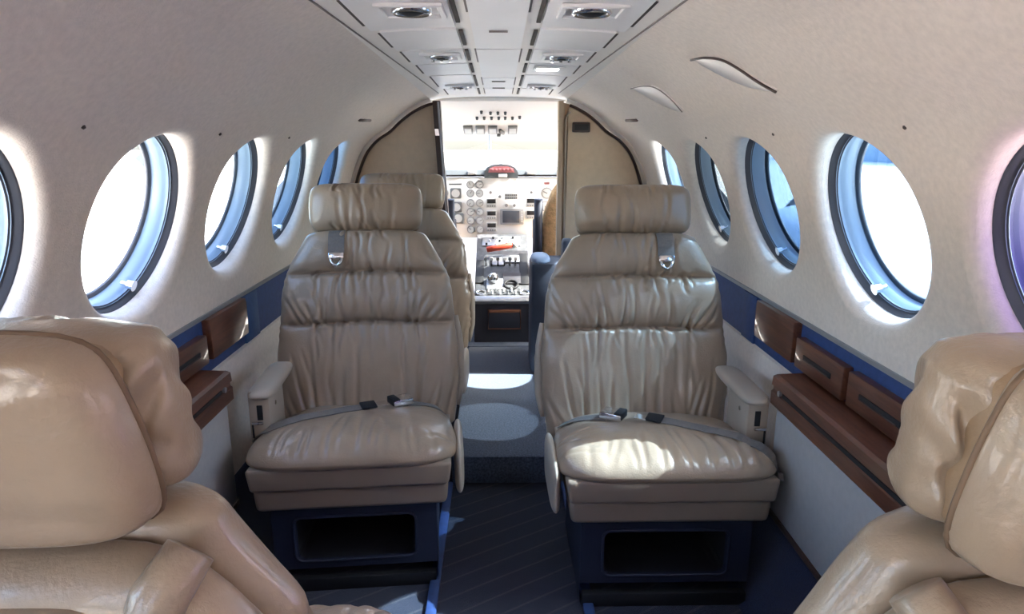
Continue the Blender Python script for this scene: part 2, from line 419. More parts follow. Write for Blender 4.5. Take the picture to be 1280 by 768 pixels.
# ------------------------------------------------------------------ windows
def ring_mesh(P, t, n, prof, N=72):
    """lathe: profile of (radius, depth) around the window axis"""
    V = []; F = []; m = len(prof); ey = Vector((0, 1, 0))
    for k in range(N):
        q = 2 * math.pi * k / N; d = ey * math.cos(q) + t * math.sin(q)
        for (r, dp) in prof: V.append(P + d * r + n * dp)
    for k in range(N):
        j = (k + 1) % N
        for i in range(m - 1): F.append((k * m + i, k * m + i + 1, j * m + i + 1, j * m + i))
    return V, F
def disc(P, t, n, r, dep, N=72):
    V = [P + n * dep]; ey = Vector((0, 1, 0))
    for k in range(N):
        q = 2 * math.pi * k / N; V.append(P + (ey * math.cos(q) + t * math.sin(q)) * r + n * dep)
    return V, [(0, 1 + k, 1 + (k + 1) % N) for k in range(N)]
wi = 0
for side in (-1, 1):
    for yc in WY:
        if side < 0 and yc < -0.5: continue
        wi += 1
        P, t, n = win_frame(side, yc)
        fr = struct(link_mesh(f'window_{wi}', *ring_mesh(P, t, n, [(WR + .002, .030), (WR - .003, .032), (WR - .004, .044), (WR - .011, .047)]), M['dring']))
        link_mesh('reveal', *ring_mesh(P, t, n, [(WR - .008, .044), (WR - .007, .056), (WR - .010, .060), (WR - .008, .088)]), M['reveal'], fr)
        link_mesh('seal', *ring_mesh(P, t, n, [(WR - .006, .086), (WR - .017, .088), (WR - .018, .094), (WR + .0, .096)]), M['rubber'], fr)
        link_mesh('pane', *disc(P, t, n, WR - .012, .093), M['glass'], fr)
        if (side, yc) in TINT: link_mesh('polarized_pane', *disc(P, t, n, WR - .009, .084), M[(side, yc)], fr)
        if side > 0 and yc < .9: link_mesh('polarized_pane', *disc(P, t, n, WR - .008, .050), M['shade'] if yc > 0 else M['dark pane'], fr)  # out-of-view windows get added panes, dimming the light on the near left seat
        # clear turning knob low on the reveal
        a = R(-66); d = Vector((0, 1, 0)) * math.cos(a) + t * math.sin(a); c = P + d * (WR - .024) + n * .040
        bm = bmesh.new(); ax = n.to_track_quat('Z', 'Y').to_matrix().to_4x4()
        add_cyl(bm, c, .012, .014, ax, 14, .010); add_cyl(bm, c + n * .01, .005, .02, ax, 10)
        link_bm('knob', bm, M['chrome'], fr, smooth=True)

# ------------------------------------------------------------------ bulkhead at the front of the cabin
def arch_poly(x_in_bot, x_in_top, side, inset=0.0, z0=0.0):
    """outline (x,z) of half a bulkhead between the doorway edge and the cabin wall"""
    pts = [(side * x_in_bot, z0 + inset)]
    lower = [(.56, 0.0), (.66, .10), (.70, .20), (.738, .33), (.748, .45), (.752, .55)]
    pts += [(side * (x - inset), max(z, z0 + inset)) for x, z in lower]
    for s in np.linspace(S_BOT, S_END, 60):
        p = wall_pt(1, Y_BULK, float(s))
        if p.z < .60: continue
        d = Vector((p.x, 0, p.z - .75)).normalized() * inset
        if p.x - d.x <= x_in_top: break
        pts.append((side * (p.x - d.x), p.z - d.z))
    zt = ceil_z(x_in_top, Y_BULK) - inset
    pts.append((side * x_in_top, zt)); return pts
bw = thing('cabin_bulkhead', 'tan upholstered left half of the bulkhead with dark leaning door edge', 'partition', (0, 0, 0))
prism('panel', arch_poly(.225, .290, -1, .028), Y_BULK, Y_BULK + .03, M['tan'], bw)
outer = arch_poly(.225, .290, -1, 0.0); inner = arch_poly(.225, .290, -1, .034)
def rim(name, side, parent, xin, width, inset, y, mt, rad):
    pts = [(p[0], y, p[1]) for p in arch_poly(xin, xin, side, inset)[7:]]
    return tube(name, pts, rad, mt, parent, n=8)
rim('arch_trim', -1, bw, .290, 0, .030, Y_BULK - .004, M['dkbrown'], .007)
def strip3(name, a, b, w, th, mt, parent):
    """flat bar from a to b (x,z) in the bulkhead plane"""
    (x0, z0, y0), (x1, z1, y1) = a, b
    V = [(x0 - w / 2, y0, z0), (x0 + w / 2, y0, z0), (x1 + w / 2, y1, z1), (x1 - w / 2, y1, z1)]
    V += [(v[0], v[1] + th, v[2]) for v in V]
    F = [(0, 1, 2, 3), (7, 6, 5, 4), (0, 4, 5, 1), (1, 5, 6, 2), (2, 6, 7, 3), (3, 7, 4, 0)]
    return link_mesh(name, V, F, mt, parent, smooth=False)
strip3('door_edge', (-.222, .02, Y_BULK - .03), (-.287, 1.285, Y_BULK - .03), .034, .06, M['dkbrown'], bw)
strip3('door_rail', (-.212, .02, Y_BULK - .042), (-.277, 1.28, Y_BULK - .042), .008, .012, M['steel'], bw)
strip3('latch', (-.283, 1.13, Y_BULK - .05), (-.286, 1.16, Y_BULK - .05), .018, .02, M['chrome'], bw)
br = thing('cabin_bulkhead', 'tan upholstered right half of the bulkhead with a small dark sign box', 'partition', (0, 0, 0))
prism('panel', arch_poly(.29, .29, 1, .026), Y_BULK, Y_BULK + .03, M['tan2'], br)
prism('padded_panel', arch_poly(.312, .325, 1, .042, .10), Y_BULK - .014, Y_BULK + .002, M['tan'], br)
tube('piping', [(.312, Y_BULK - .012, .12), (.312, Y_BULK - .012, 1.20), (.318, Y_BULK - .012, 1.225), (.335, Y_BULK - .012, 1.236)], .005, M['cream'], br, n=8)
rim('arch_trim', 1, br, .33, 0, .030, Y_BULK - .004, M['dkbrown'], .007)
strip3('door_edge', (.288, .02, Y_BULK - .03), (.288, 1.285, Y_BULK - .03), .022, .06, M['tan2'], br)
sg = box('sign_box', (.383, Y_BULK - .022, 1.168), (.084, .02, .046), M['dkbrown'], br, bev=.006)
box('sign_face', (.383, Y_BULK - .0335, 1.168), (.066, .004, .028), M['black'], sg, bev=.0015)

# ------------------------------------------------------------------ ceiling panels, slots, reading lights
def ceil_piece(name, x0, x1, y0, y1, th, mt, drop=0.0, bev=.003):
    V = []; nx, ny = 4, 3
    zs = []
    for lay in (0, 1):
        for j in range(ny):
            for i in range(nx):
                x = x0 + (x1 - x0) * i / (nx - 1); y = y0 + (y1 - y0) * j / (ny - 1)
                V.append((x, y, ceil_z(x, y) - drop + .002 - (th if lay == 0 else 0)))
    F = []; o = nx * ny
    for j in range(ny - 1):
        for i in range(nx - 1):
            a = j * nx + i; F.append((a, a + 1, a + nx + 1, a + nx)); F.append((o + a, o + a + nx, o + a + nx + 1, o + a + 1))
    bd = [i for i in range(nx)] + [nx - 1 + nx * j for j in range(1, ny)] + [(ny - 1) * nx + i for i in range(nx - 2, -1, -1)] + [nx * j for j in range(ny - 2, 0, -1)]
    for k in range(len(bd)): a, b = bd[k], bd[(k + 1) % len(bd)]; F.append((a, b, o + b, o + a))
    return link_mesh(name, V, F, mt, ceiling, smooth=False)
def xo(y): return .285 - .06 * (y - 1.3) / 1.95      # outer edge of the panelled strip
rows = [(.35, .93), (.95, 1.575), (1.60, 1.865), (1.885, 2.14), (2.16, 2.43), (2.45, 2.90), (2.92, 3.235)]
for (y0, y1) in rows:
    for sd in (-1, 1):
        a = .094; b = xo((y0 + y1) / 2) - .008
        ceil_piece('ceiling_panel', *sorted((sd * a, sd * b)), y0, y1, .007, M['panel'])
        L = y1 - y0
        nsl = max(1, round(L / .3))
        for k in range(nsl):
            ya, yb = y0 + L * (k + .10) / nsl, y0 + L * (k + .86) / nsl
            if ya > 1.6 or True:
                ceil_piece('air_slot', *sorted((sd * (b + .002), sd * (b + .009))), ya, yb, .0035, M['slot'])
                ceil_piece('air_slot', *sorted((sd * .081, sd * .090)), ya, yb, .006, M['slot'])
for (y0, y1) in [(.35, 1.14), (1.155, 1.86), (1.875, 2.52), (2.535, 2.90), (2.915, 3.235)]:
    ceil_piece('center_panel', -.058, .058, y0, y1, .010, M['panel'])
    for sd in (-1, 1):
        ceil_piece('air_slot', *sorted((sd * .060, sd * .064)), y0 + .03, min(y1 - .03, y0 + .28), .004, M['groove'])
for (y, w, mt) in [(1.60, .042, 'groove'), (2.62, .05, 'slot'), (2.86, .05, 'slot')]:
    ceil_piece('grille', -w / 2, w / 2, y, y + .012, .0125, M[mt])
# long seam lines either side of the panelled strip
for sd in (-1, 1):
    pts = [(sd * (.322 - .062 * (y - 1.3) / 1.95), y, ceil_z(.322 - .062 * (y - 1.3) / 1.95, y) - .0005) for y in np.linspace(.3, 3.1, 15)]
    tube('seam', pts, .0022, M['groove'], ceiling, n=6)

def reading_light(x, y, label, big, k):
    z = ceil_z(x, y) - .005
    t = thing('reading_light', label, 'light', (x, y, z), 0, 'round reading lights in the ceiling strip')
    bm = bmesh.new()
    h = .058 if big else .050
    for (cx, cy, sx, sy) in ((0, h, 2 * h + .012, .012), (0, -h, 2 * h + .012, .012), (h, 0, .012, 2 * h), (-h, 0, .012, 2 * h)):
        add_box(bm, (cx, cy, -.003), (sx, sy, .008), .002, 1)
    link_bm('bezel', bm, M['panel'], t, smooth=True)
    rr = .034 if big else .028
    V = []; F = []; prof = [(rr + .006, .002), (rr + .005, -.006), (rr, -.010), (rr - .006, -.006)]
    N = 32
    for i in range(N):
        q = 2 * math.pi * i / N
        for (r_, d_) in prof: V.append((r_ * math.cos(q), r_ * math.sin(q), d_))
    for i in range(N):
        j = (i + 1) % N
        for m_ in range(3): F.append((i * 4 + m_, j * 4 + m_, j * 4 + m_ + 1, i * 4 + m_ + 1))
    link_mesh('rim', V, F, M['chrome'], t)
    bm = bmesh.new(); bmesh.ops.create_uvsphere(bm, u_segments=24, v_segments=12, radius=rr - .003)
    bmesh.ops.scale(bm, vec=(1, 1, .62), verts=bm.verts); bmesh.ops.translate(bm, vec=(0, 0, .006), verts=bm.verts)
    eb = link_bm('eyeball', bm, M['black'] if big else M['steel'], t, smooth=True)
    if not big:
        cyl('lens', (0, -.004, -.0095), .012, .006, M['black'], eb, n=16)
        for q in (-.024, 0, .024):
            cyl('stud', (q, .022, -.009), .005, .012, M['chrome'], t, n=10)
    return t
reading_light(-.166, 1.385, 'black domed reading light on the left ceiling panel nearest the camera', True, 0)
reading_light(.180, 1.385, 'black domed reading light on the right ceiling panel nearest the camera', True, 1)
reading_light(-.160, 1.985, 'chrome reading light in the left ceiling row, second from the camera', False, 2)
reading_light(.176, 1.985, 'chrome reading light in the right ceiling row, second from the camera', False, 3)
reading_light(-.152, 2.80, 'small chrome reading light in the left ceiling row nearest the cockpit', False, 4)
reading_light(.168, 2.80, 'small chrome reading light in the right ceiling row nearest the cockpit', False, 5)
tl = thing('ceiling_lamp', 'small lit rectangular lamp in the right row of ceiling panels', 'light', (.160, 2.235, ceil_z(.16, 2.235) - .006))
box('frame', (0, 0, -.002), (.10, .07, .006), M['panel'], tl, bev=.002)
box('diffuser', (-.005, 0, -.006), (.07, .05, .004), M['lamp'], tl, bev=.0015)

# crescent shaped translucent panels on the right shoulder of the ceiling
def surf_ray(px, py):
    u, v = px - 640, py - 384; p_, w_ = R(13.78), R(-1.09)
    d = Vector((u, 840 * math.cos(p_) - v * math.sin(p_), -(840 * math.sin(p_) + v * math.cos(p_))))
    return (Matrix.Rotation(w_, 3, 'Z') @ d).normalized()
def crescent(label, arc, chord_mid, dark, group):
    """arc: (y, s) points of the raised curved edge on the wall surface; the cover runs from it back to a chord"""
    t = thing('headliner_hatch', label, 'panel', (0, 0, 0), 0, group)
    pa = catm2(arc, 8); (ya, sa), (yb, sb) = pa[0], pa[-1]; n_ = len(pa)
    pc = []
    for k in range(n_):
        q = k / (n_ - 1); pc.append(((1 - q) ** 2 * ya + 2 * q * (1 - q) * chord_mid[0] + q * q * yb, (1 - q) ** 2 * sa + 2 * q * (1 - q) * chord_mid[1] + q * q * sb))
    A = [wall_pt(1, y, q) for y, q in pc]; B = [wall_pt(1, y, q) for y, q in pa]
    def inn(p, d): 
        n_ = Vector((-p.x, 0, .75 - p.z)).normalized(); return p + n_ * d
    V = [inn(p, .004) for p in A] + [inn(p, .006) for p in B] + [inn(p, -.002) for p in A] + [inn(p, -.002) for p in B]
    F = []
    for k in range(n_ - 1):
        F.append((k, k + 1, n_ + k + 1, n_ + k)); F.append((n_ + k, n_ + k + 1, 3 * n_ + k + 1, 3 * n_ + k)); F.append((k, 2 * n_ + k, 2 * n_ + k + 1, k + 1))
    link_mesh('cover', V, F, M['head'], t)
    tube('edge', [inn(p, .006) for p in B], .0026 if dark else .0016, M['dkbrown'] if dark else M['groove'], t, n=8)
    return t
S120 = float(np.interp(1.15, PR[:, 1][:170], SL[:170]))
crescent('crescent panel with dark curved edge on the right ceiling curve', [(1.56, .732), (1.48, .722), (1.41, .697), (1.36, .640), (1.31, .600)], (1.50, .625), True, None)
crescent('fainter crescent panel on the right ceiling curve, further forward', [(2.24, .735), (2.10, .725), (2.00, .700), (1.97, .640), (1.97, .600)], (2.15, .62), False, None)
for sd, y, w in ((-1, 2.72, 'left'), (1, 2.72, 'right')):
    a = wall_pt(sd, 2.62, S120 + .08); b = wall_pt(sd, 2.80, S120 + .09)
    o = tube('overhead_slot', [a, b], .006, M['dkbrown'], None, n=8)
    tag(o, f'short dark slot on the {w} curve of the ceiling near the bulkhead', 'slot')

# ------------------------------------------------------------------ seats
def pad_mesh(hw, h, tf, tb, rings=36, N=120, pc=5.0, p=4.0, q=2.0, roll=0.0, wr=(), crown=0.0, a_shift=None, noise=0.0, seed=0, both=False):
    """puffy upholstered pad: outline half-width hw(v), height h, front bulge tf, back bulge tb; coordinates (a,w,n)"""
    rh = np.sin(np.linspace(0, 1, rings + 1) * np.pi / 2); th = np.arange(N) * 2 * np.pi / N
    c, s = np.cos(th), np.sin(th); k = (np.abs(c) ** pc + np.abs(s) ** pc) ** (-1 / pc)
    X = np.outer(rh[1:], k * c); W = np.outer(rh[1:], k * s); RH = np.repeat(rh[1:, None], N, 1)
    X = np.concatenate([[0.0], X.ravel()]); W = np.concatenate([[0.0], W.ravel()]); RH = np.concatenate([[0.0], RH.ravel()])
    v = (W + 1) / 2; vv = np.clip(v, 0, 1)
    hwv = np.array([hw(float(t)) for t in vv])
    a = X * hwv + (np.array([a_shift(float(t)) for t in vv]) if a_shift else 0); w = v * h
    prof = np.clip(1 - RH ** p, 0, 1) ** (1 / q)
    rollf = (1 - roll) + roll * np.sqrt(np.clip(1 - np.abs(2 * vv - 1) ** 2.2, 0, 1))
    nf = tf * prof * rollf + crown * (1 - X ** 2) * (1 - np.abs(2 * vv - 1) ** 2) * prof
    nb = -tb * prof * rollf
    disp = np.zeros_like(a)
    for (a0, w0, a1, w1, wd, dp) in wr:
        dx, dy = a1 - a0, w1 - w0; L2 = dx * dx + dy * dy + 1e-9
        t = np.clip(((a - a0) * dx + (w - w0) * dy) / L2, 0, 1)
        bend = 0.004 * np.sin(t * 5 + a0 * 60)
        ex, ey = a - (a0 + t * dx) - bend, w - (w0 + t * dy)
        d2 = (ex * ex + ey * ey) / (wd * wd); fade = np.clip(1 - t, 0, 1) ** .6
        disp -= dp * fade * (np.exp(-d2) - .55 * np.exp(-d2 / 5.0))
    rng = np.random.RandomState(seed)
    if noise > 0:
        for _ in range(9):
            kx, ky, ph = rng.uniform(-45, 45), rng.uniform(-45, 45), rng.uniform(0, 6.28)
            disp += noise / 3 * np.sin(kx * a + ky * w + ph)
    nf = nf + disp * np.clip(prof * 1.6, 0, 1)
    if both:
        nb = nb - disp * np.clip(prof * 1.6, 0, 1); a = a + .12 * np.sign(a) * disp * RH ** 6
    n0 = len(a)
    V = [(a[i], w[i], nf[i]) for i in range(n0)] + [(a[i], w[i], nb[i]) for i in range(n0)]
    F = []
    for o, flip in ((0, False), (n0, True)):
        for j in range(N):
            f = (o, o + 1 + j, o + 1 + (j + 1) % N); F.append(f[::-1] if flip else f)
        for i in range(rings - 1):
            for j in range(N):
                b0, b1 = o + 1 + i * N, o + 1 + (i + 1) * N; jj = (j + 1) % N
                f = (b0 + j, b1 + j, b1 + jj, b0 + jj); F.append(f[::-1] if flip else f)
    return V, F
def pad_grid(hw, h, tf, tb, seams, wr, nu=150, nv=176, seed=0, noise=.0016, groove=.020):
    """tall front cushion on a square grid: one continuous outline, sewn seams and gathered folds"""
    tu = np.sin(np.linspace(-1, 1, nu) * np.pi / 2); tu = .35 * np.linspace(-1, 1, nu) + .65 * tu
    tv = np.linspace(-1, 1, nv); tv = .75 * tv + .25 * np.sin(tv * np.pi / 2); v1 = (tv + 1) / 2
    U, Vv = np.meshgrid(tu, v1); w = Vv * h
    corner = np.clip(1 - np.abs(2 * v1 - 1) ** 44, 0, 1) ** (1 / 3)
    hwv = np.array([hw(float(x)) for x in v1]) * corner
    a = U * hwv[:, None]
    prof = np.sqrt(np.clip(1 - np.abs(U) ** 7, 0, 1)) * np.sqrt(np.clip(1 - np.abs(2 * Vv - 1) ** 22, 0, 1))
    nf = tf * prof; nb = -tb * prof
    edge = np.clip((1 - np.abs(U)) / .10, 0, 1) ** .7
    for sw in seams:
        d = np.abs(w - sw - .004 * np.cos(a * 14))
        nf -= (groove * np.exp(-d / .007) + .014 * np.exp(-(d / .030) ** 1.3)) * (.22 + .78 * edge) * prof
    disp = np.zeros_like(a)
    for (a0, w0, a1, w1, wd, dp) in wr:
        dx, dy = a1 - a0, w1 - w0; L2 = dx * dx + dy * dy + 1e-9
        t = np.clip(((a - a0) * dx + (w - w0) * dy) / L2, 0, 1)
        bend = 0.004 * np.sin(t * 5 + a0 * 60)
        ex, ey = a - (a0 + t * dx) - bend, w - (w0 + t * dy)
        d2 = (ex * ex + ey * ey) / (wd * wd); fade = np.clip(1 - t, 0, 1) ** .6
        disp -= dp * fade * (np.exp(-d2) - .5 * np.exp(-d2 / 5.0))
    rng = np.random.RandomState(seed)
    for _ in range(10):
        kx, ky, ph = rng.uniform(-45, 45), rng.uniform(-45, 45), rng.uniform(0, 6.28)
        disp += noise / 3 * np.sin(kx * a + ky * w + ph)
    nf = nf + disp * prof
    a = a - np.sign(U) * np.abs(U) ** 12 * (1.0 if nu < 100 else .4) * (.0022 * np.sin(w * 150 + 3 * np.sin(w * 40)) + .0016 * np.sin(w * 61 + U * 2))
    V = np.concatenate([np.stack([a, w, nf], -1).reshape(-1, 3), np.stack([a, w, nb], -1).reshape(-1, 3)])
    F = []; o = nu * nv
    for j in range(nv - 1):
        for i in range(nu - 1):
            k = j * nu + i; F.append((k, k + 1, k + nu + 1, k + nu))
            if True: F.append((o + k, o + k + nu, o + k + nu + 1, o + k + 1))
    return V, F
def pad(name, frame, mt, parent, hw, h, tf, tb, **kw):
    V, F = pad_mesh(hw, h, tf, tb, **kw)
    return link_mesh(name, [frame @ Vector(v) for v in V], F, mt, parent)

def frame_of(origin, rec):
    """columns: a -> local x, w -> up the reclined back, n -> forward (local -y)"""
    c, s = math.cos(rec), math.sin(rec)
    return Matrix(((1, 0, 0, origin[0]), (0, s, -c, origin[1]), (0, c, s, origin[2]), (0, 0, 0, 1)))
BW = [(0, .262), (.10, .276), (.20, .276), (.285, .266), (.36, .262), (.42, .251), (.445, .241), (.465, .231), (.485, .220), (.505, .209), (.525, .198), (.545, .187), (.568, .177), (.60, .168), (.70, .168)]
def back_hw(w): return float(np.interp(w, [p[0] for p in BW], [p[1] for p in BW]))
def folds(rng, half, h, n_bot, n_top, corner=True, depth=.0042):
    out = []
    for k in range(n_bot):
        a = half * (-.62 + 1.24 * (k + .5) / n_bot) + rng.uniform(-.012, .012); L = h * rng.uniform(.45, 1.0)
        out.append((a, 0.0, a * (1 + rng.uniform(-.02, .18)), L, rng.uniform(.006, .009), depth * rng.uniform(.6, 1.25)))
    for k in range(n_top):
        a = half * (-.60 + 1.20 * (k + .5) / n_top) + rng.uniform(-.014, .014); L = h * rng.uniform(.25, .7)
        out.append((a, h, a * (1 + rng.uniform(-.02, .2)), h - L, rng.uniform(.006, .009), depth * rng.uniform(.5, 1.1)))
    for k in range(16):                                   # short gathers close to the seams
        a = half * rng.uniform(-.66, .66)
        if k % 2: out.append((a, 0, a + rng.uniform(-.006, .006), h * .16 + .008, .005, depth * .8))
        else: out.append((a, h, a + rng.uniform(-.006, .006), h * .84 - .008, .005, depth * .8))
    if corner:
        for sd in (-1, 1):
            for k in range(4):
                a = sd * half * (.48 + .10 * k); out.append((a, 0.0, a + sd * half * rng.uniform(.14, .28), h * rng.uniform(.4, .8), .007, depth * rng.uniform(.8, 1.2)))
    return out

def build_seat(label, loc, rotz, wall_side, seed, group, belts=True, rec=R(14.5), near=False, strap_side=1, sx_=1.0):
    """local frame: front is -y, floor z=0; wall_side = local x sign of the cabin wall"""
    rng = random.Random(seed)
    t = thing('cabin_chair', label, 'seat', loc, rotz, group)
    t.scale = (sx_, 1, 1)
    Lm = M['leather']
    J = (0, .20, .297); fr = frame_of(J, rec)
    def fs(w, n=0.0): return fr @ Matrix.Translation((0, w, n))
    # rear shell and brown gusset
    pad('back_shell', fs(-.06, -.066), Lm, t, lambda v: back_hw(-.06 + v * .61) - .002,   .61, .02, .040, p=12, q=2, pc=11, N=120, rings=24, noise=.0012, seed=seed)
    pad('gusset', fs(-.05, -.048), M['gusset'], t, lambda v: back_hw(-.05 + v * .60) - .024, .60, .03, .03, p=14, q=2, pc=10, N=96, rings=14)
    if near:
        # flat rear panel inside a rolled border
        pad('rear_panel', fs(-.05, -.098), Lm, t, lambda v: .146, .575, .01, .014, p=40, q=2, pc=14, N=120, rings=24, noise=.0008, seed=seed + 2)
        def ba(w): return float(np.interp(w, [0, .40, .47, .52, .545], [.152, .150, .150, .160, .176]))
        for sd in (1, -1):
            ws = np.linspace(.0, .548, 26)
            tube('border_roll', [fr @ Vector((sd * (ba(w) + .004 + .0012 * math.sin(w * 130)), w, -.100 + .030 * max(0, (w - .50) / .05) ** 2)) for w in ws], [.017 + .0016 * math.sin(w * 170 + sd) for w in ws], Lm, t, n=14)
            tube('seam', [fr @ Vector((sd * (ba(w) + .021), w, -.101 + .030 * max(0, (w - .50) / .05) ** 2)) for w in ws[:22]], .0030, M['seam'], t, n=6)
    # gathered front cushion of the back, sewn into three segments
    H0, H1 = -.045, .568; seams = (.285, .436); f_ = []
    for w0, w1, nb, ntp, cr, dp in ((H0, .285, 8, 8, True, .0120), (.285, .436, 9, 8, True, .0125), (.436, H1, 5, 6, False, .0115)):
        for q in folds(rng, back_hw((w0 + w1) / 2), w1 - w0, nb, ntp, cr, dp): f_.append((q[0], q[1] + w0 - H0, q[2], q[3] + w0 - H0, q[4], q[5]))
    lo = near or not belts
    V, F = pad_grid(lambda v: back_hw(H0 + v * (H1 - H0)), H1 - H0, .050, .030, [q - H0 for q in seams], f_, 90 if lo else 150, 100 if lo else 176, seed + 3)
    fb = fs(H0, -.030); link_mesh('back_cushion', [fb @ Vector(v) for v in V], F, Lm, t)
    # headrest: front cushion, gusset, rear block
    hh = .116 if near else .150; hw0 = .571 if near else .560
    f_ = folds(rng, .168, hh, 5, 6, False, .0115) + [(.02, hh, .05, .03, .006, .004), (-.03, hh, .0, .02, .006, .005)]
    if near: f_ = [c_ for q in (-1, 1) for c_ in ((q * .160, .116, q * .150, .012, .006, .013), (q * .172, .100, q * .120, .020, .007, .010), (q * .174, .065, q * .135, .0, .006, .009), (q * .165, .114, q * .110, .070, .007, .010), (q * .174, .030, q * .12, .070, .007, .007), (q * .08, .116, q * .11, .05, .008, .009))] + f_
    hd = pad('headrest', fs(hw0, -.030), Lm, t, lambda v: (.174 - .016 * v) if near else .166 + .008 * math.sin(v * 3.1), hh, .048, .028 if near else .040, both=near, rings=46, N=260, pc=9 if near else 7, p=9 if near else 5, q=2, roll=.15 if near else .35, wr=f_, crown=.008, noise=.0028 if near else .0016, seed=seed + 5)
    if near:
        pad('headrest_gusset', fs(hw0 + .004, -.052), M['gusset'], hd, lambda v: .163 - .018 * v, hh - .006, .03, .03, p=22, q=2, pc=10, N=120, rings=20)
        hb = pad('headrest_back', fs(hw0 - .002, -.074), Lm, hd, lambda v: .172 - .026 * v ** 2, hh + .014, .010, .034, p=20, q=2, pc=9, N=150, rings=40, noise=.0012, seed=seed + 8, both=True,
                 wr=[(q * .13, .120, q * .05, .085, .008, .004) for q in (-1, 1)] + [(q * .165, .02, q * .06, .03, .010, .003) for q in (-1, 1)])
        def loop(hwf, w0, h, pc, n, off=0.0):
            P = []
            for k in range(90):
                q = 2 * math.pi * k / 90; c, s_ = math.cos(q), math.sin(q); r_ = (abs(c) ** pc + abs(s_) ** pc) ** (-1 / pc)
                v = min(1, max(0, (r_ * s_ + 1) / 2)); P.append(fr @ Vector(((hwf(v) + off) * r_ * c, w0 + v * h, n)))
            return P
        tube('seam', loop(lambda v: .172 - .026 * v ** 2, hw0 - .002, hh + .014, 9, -.074), .0022, M['seam'], hd, n=6, cyclic=True)
    else:
        pad('headrest_gusset', fs(hw0 + .008, -.050), M['gusset'], hd, lambda v: .151, hh - .010, .03, .03, p=10, q=2, pc=8, N=80, rings=12)
        pad('headrest_back', fs(hw0 - .004, -.070), Lm, hd, lambda v: .164, hh + .006, .012, .034, p=9, q=2, pc=7, N=90, rings=20, seed=seed + 8)
    # seat cushion, lying flat, tipped up at the front
    tip = R(11.0); fc = Matrix.Translation((0, .225, .274)) @ Matrix(((1, 0, 0, 0), (0, -math.cos(tip), math.sin(tip), 0), (0, math.sin(tip), math.cos(tip), 0), (0, 0, 0, 1)))
    def chw(v): return float(np.interp(v, [0, .2, .6, .85, 1], [.232, .246, .262, .264, .252]))
    wf = []
    for k in range(13):
        a = -.21 + .42 * (k + .5) / 13 + rng.uniform(-.012, .012); wf.append((a * 1.02, .485, a * .86 + rng.uniform(-.02, .02), .485 - rng.uniform(.09, .24), rng.uniform(.006, .009), rng.uniform(.006, .011)))
    for k in range(8):
        sd = -1 if k % 2 else 1; y0 = rng.uniform(.06, .40); wf.append((sd * .25, y0, sd * rng.uniform(.08, .17), y0 + rng.uniform(-.03, .08), .008, .006))
    cu = pad('seat_cushion', fc, Lm, t, chw, .480, .060, .030, rings=50, N=320, pc=5.5, p=5.5, q=2, roll=.0, wr=wf, crown=.018, noise=.0026, seed=seed + 11)
    # molded pan under the cushion and base band
    def band(name, z0, z1, hx0, hx1, y0, y1, bev, mt, z1r=None):
        bm = bmesh.new(); vs = add_box(bm, (0, 0, 0), (1, 1, 1))
        for v in bm.verts:
            top = v.co.z > 0; hx = hx1 if top else hx0
            v.co = Vector((math.copysign(hx, v.co.x), y0 if v.co.y < 0 else y1, ((z1r if z1r and v.co.y > 0 else z1) if top else z0)))
        bmesh.ops.bevel(bm, geom=list(bm.edges), offset=bev, segments=3, profile=.5, affect='EDGES')
        return link_bm(name, bm, mt, t, smooth=True)
    band('seat_pan', .292, .352, .238, .247, -.232, .17, .010, M['vinyl'], .312)
    band('seat_frame', .232, .291, .232, .238, -.216, .20, .013, M['vinyl'])
    # plinth with an open pocket in its front
    bm = bmesh.new(); W2, H2, y0, y1 = .205, .232, -.190, .16
    z0p, z1p, xp = .078, .200, .152
    def rr(x, z, r, n=5):
        P = []
        for (cx, cz, a0) in ((x - r, z1p - r, 0), (-(x - r), z1p - r, 90), (-(x - r), z0p + r, 180), (x - r, z0p + r, 270)):
            for k in range(n): q = R(a0 + 90 * k / (n - 1)); P.append((cx + r * math.cos(q), cz + r * math.sin(q)))
        return P
    hole = rr(xp, 0, .02); nH = len(hole)
    outer = []
    for (x, z) in hole:
        k = max(abs(x) / W2, abs(z - H2 / 2) / (H2 / 2)); outer.append((x / k, (z - H2 / 2) / k + H2 / 2))
    V = [(x, y0, z) for x, z in outer] + [(x, y0, z) for x, z in hole] + [(x * .97, y0 + .012, z) for x, z in hole]
    F = [(i, (i + 1) % nH, nH + (i + 1) % nH, nH + i) for i in range(nH)] + [(nH + i, nH + (i + 1) % nH, 2 * nH + (i + 1) % nH, 2 * nH + i) for i in range(nH)]
    b0 = len(V); V += [(-W2, y0, 0), (W2, y0, 0), (W2, y0, H2), (-W2, y0, H2), (-W2, y1, 0), (W2, y1, 0), (W2, y1, H2), (-W2, y1, H2)]
    F += [(b0 + 1, b0 + 5, b0 + 6, b0 + 2), (b0, b0 + 3, b0 + 7, b0 + 4), (b0 + 4, b0 + 7, b0 + 6, b0 + 5), (b0 + 3, b0 + 2, b0 + 6, b0 + 7)]
    pl = link_mesh('plinth', V, F, M['navy'], t, smooth=False)
    V = [(x * .97, y0 + .012, z) for x, z in hole] + [(x * .93, y0 + .20, z) for x, z in hole]
    link_mesh('pocket', V, [(i, (i + 1) % nH, nH + (i + 1) % nH, nH + i) for i in range(nH)] + [tuple(range(nH, 2 * nH))], M['black'], pl, smooth=False)
    tube('pocket_rim', [(x, y0 - .001, z) for x, z in hole], .004, M['navy'], pl, n=6, cyclic=True)
    box('kick_plate', (0, y0 - .004, .018), (.40, .02, .036), M['black'], t, bev=.003)
    # wall side armrest with a latch
    ax = wall_side * .247
    ar = box('armrest', (ax - wall_side * .002, .005, .415), (.056, .15, .15), M['cream'], t, bev=.010)
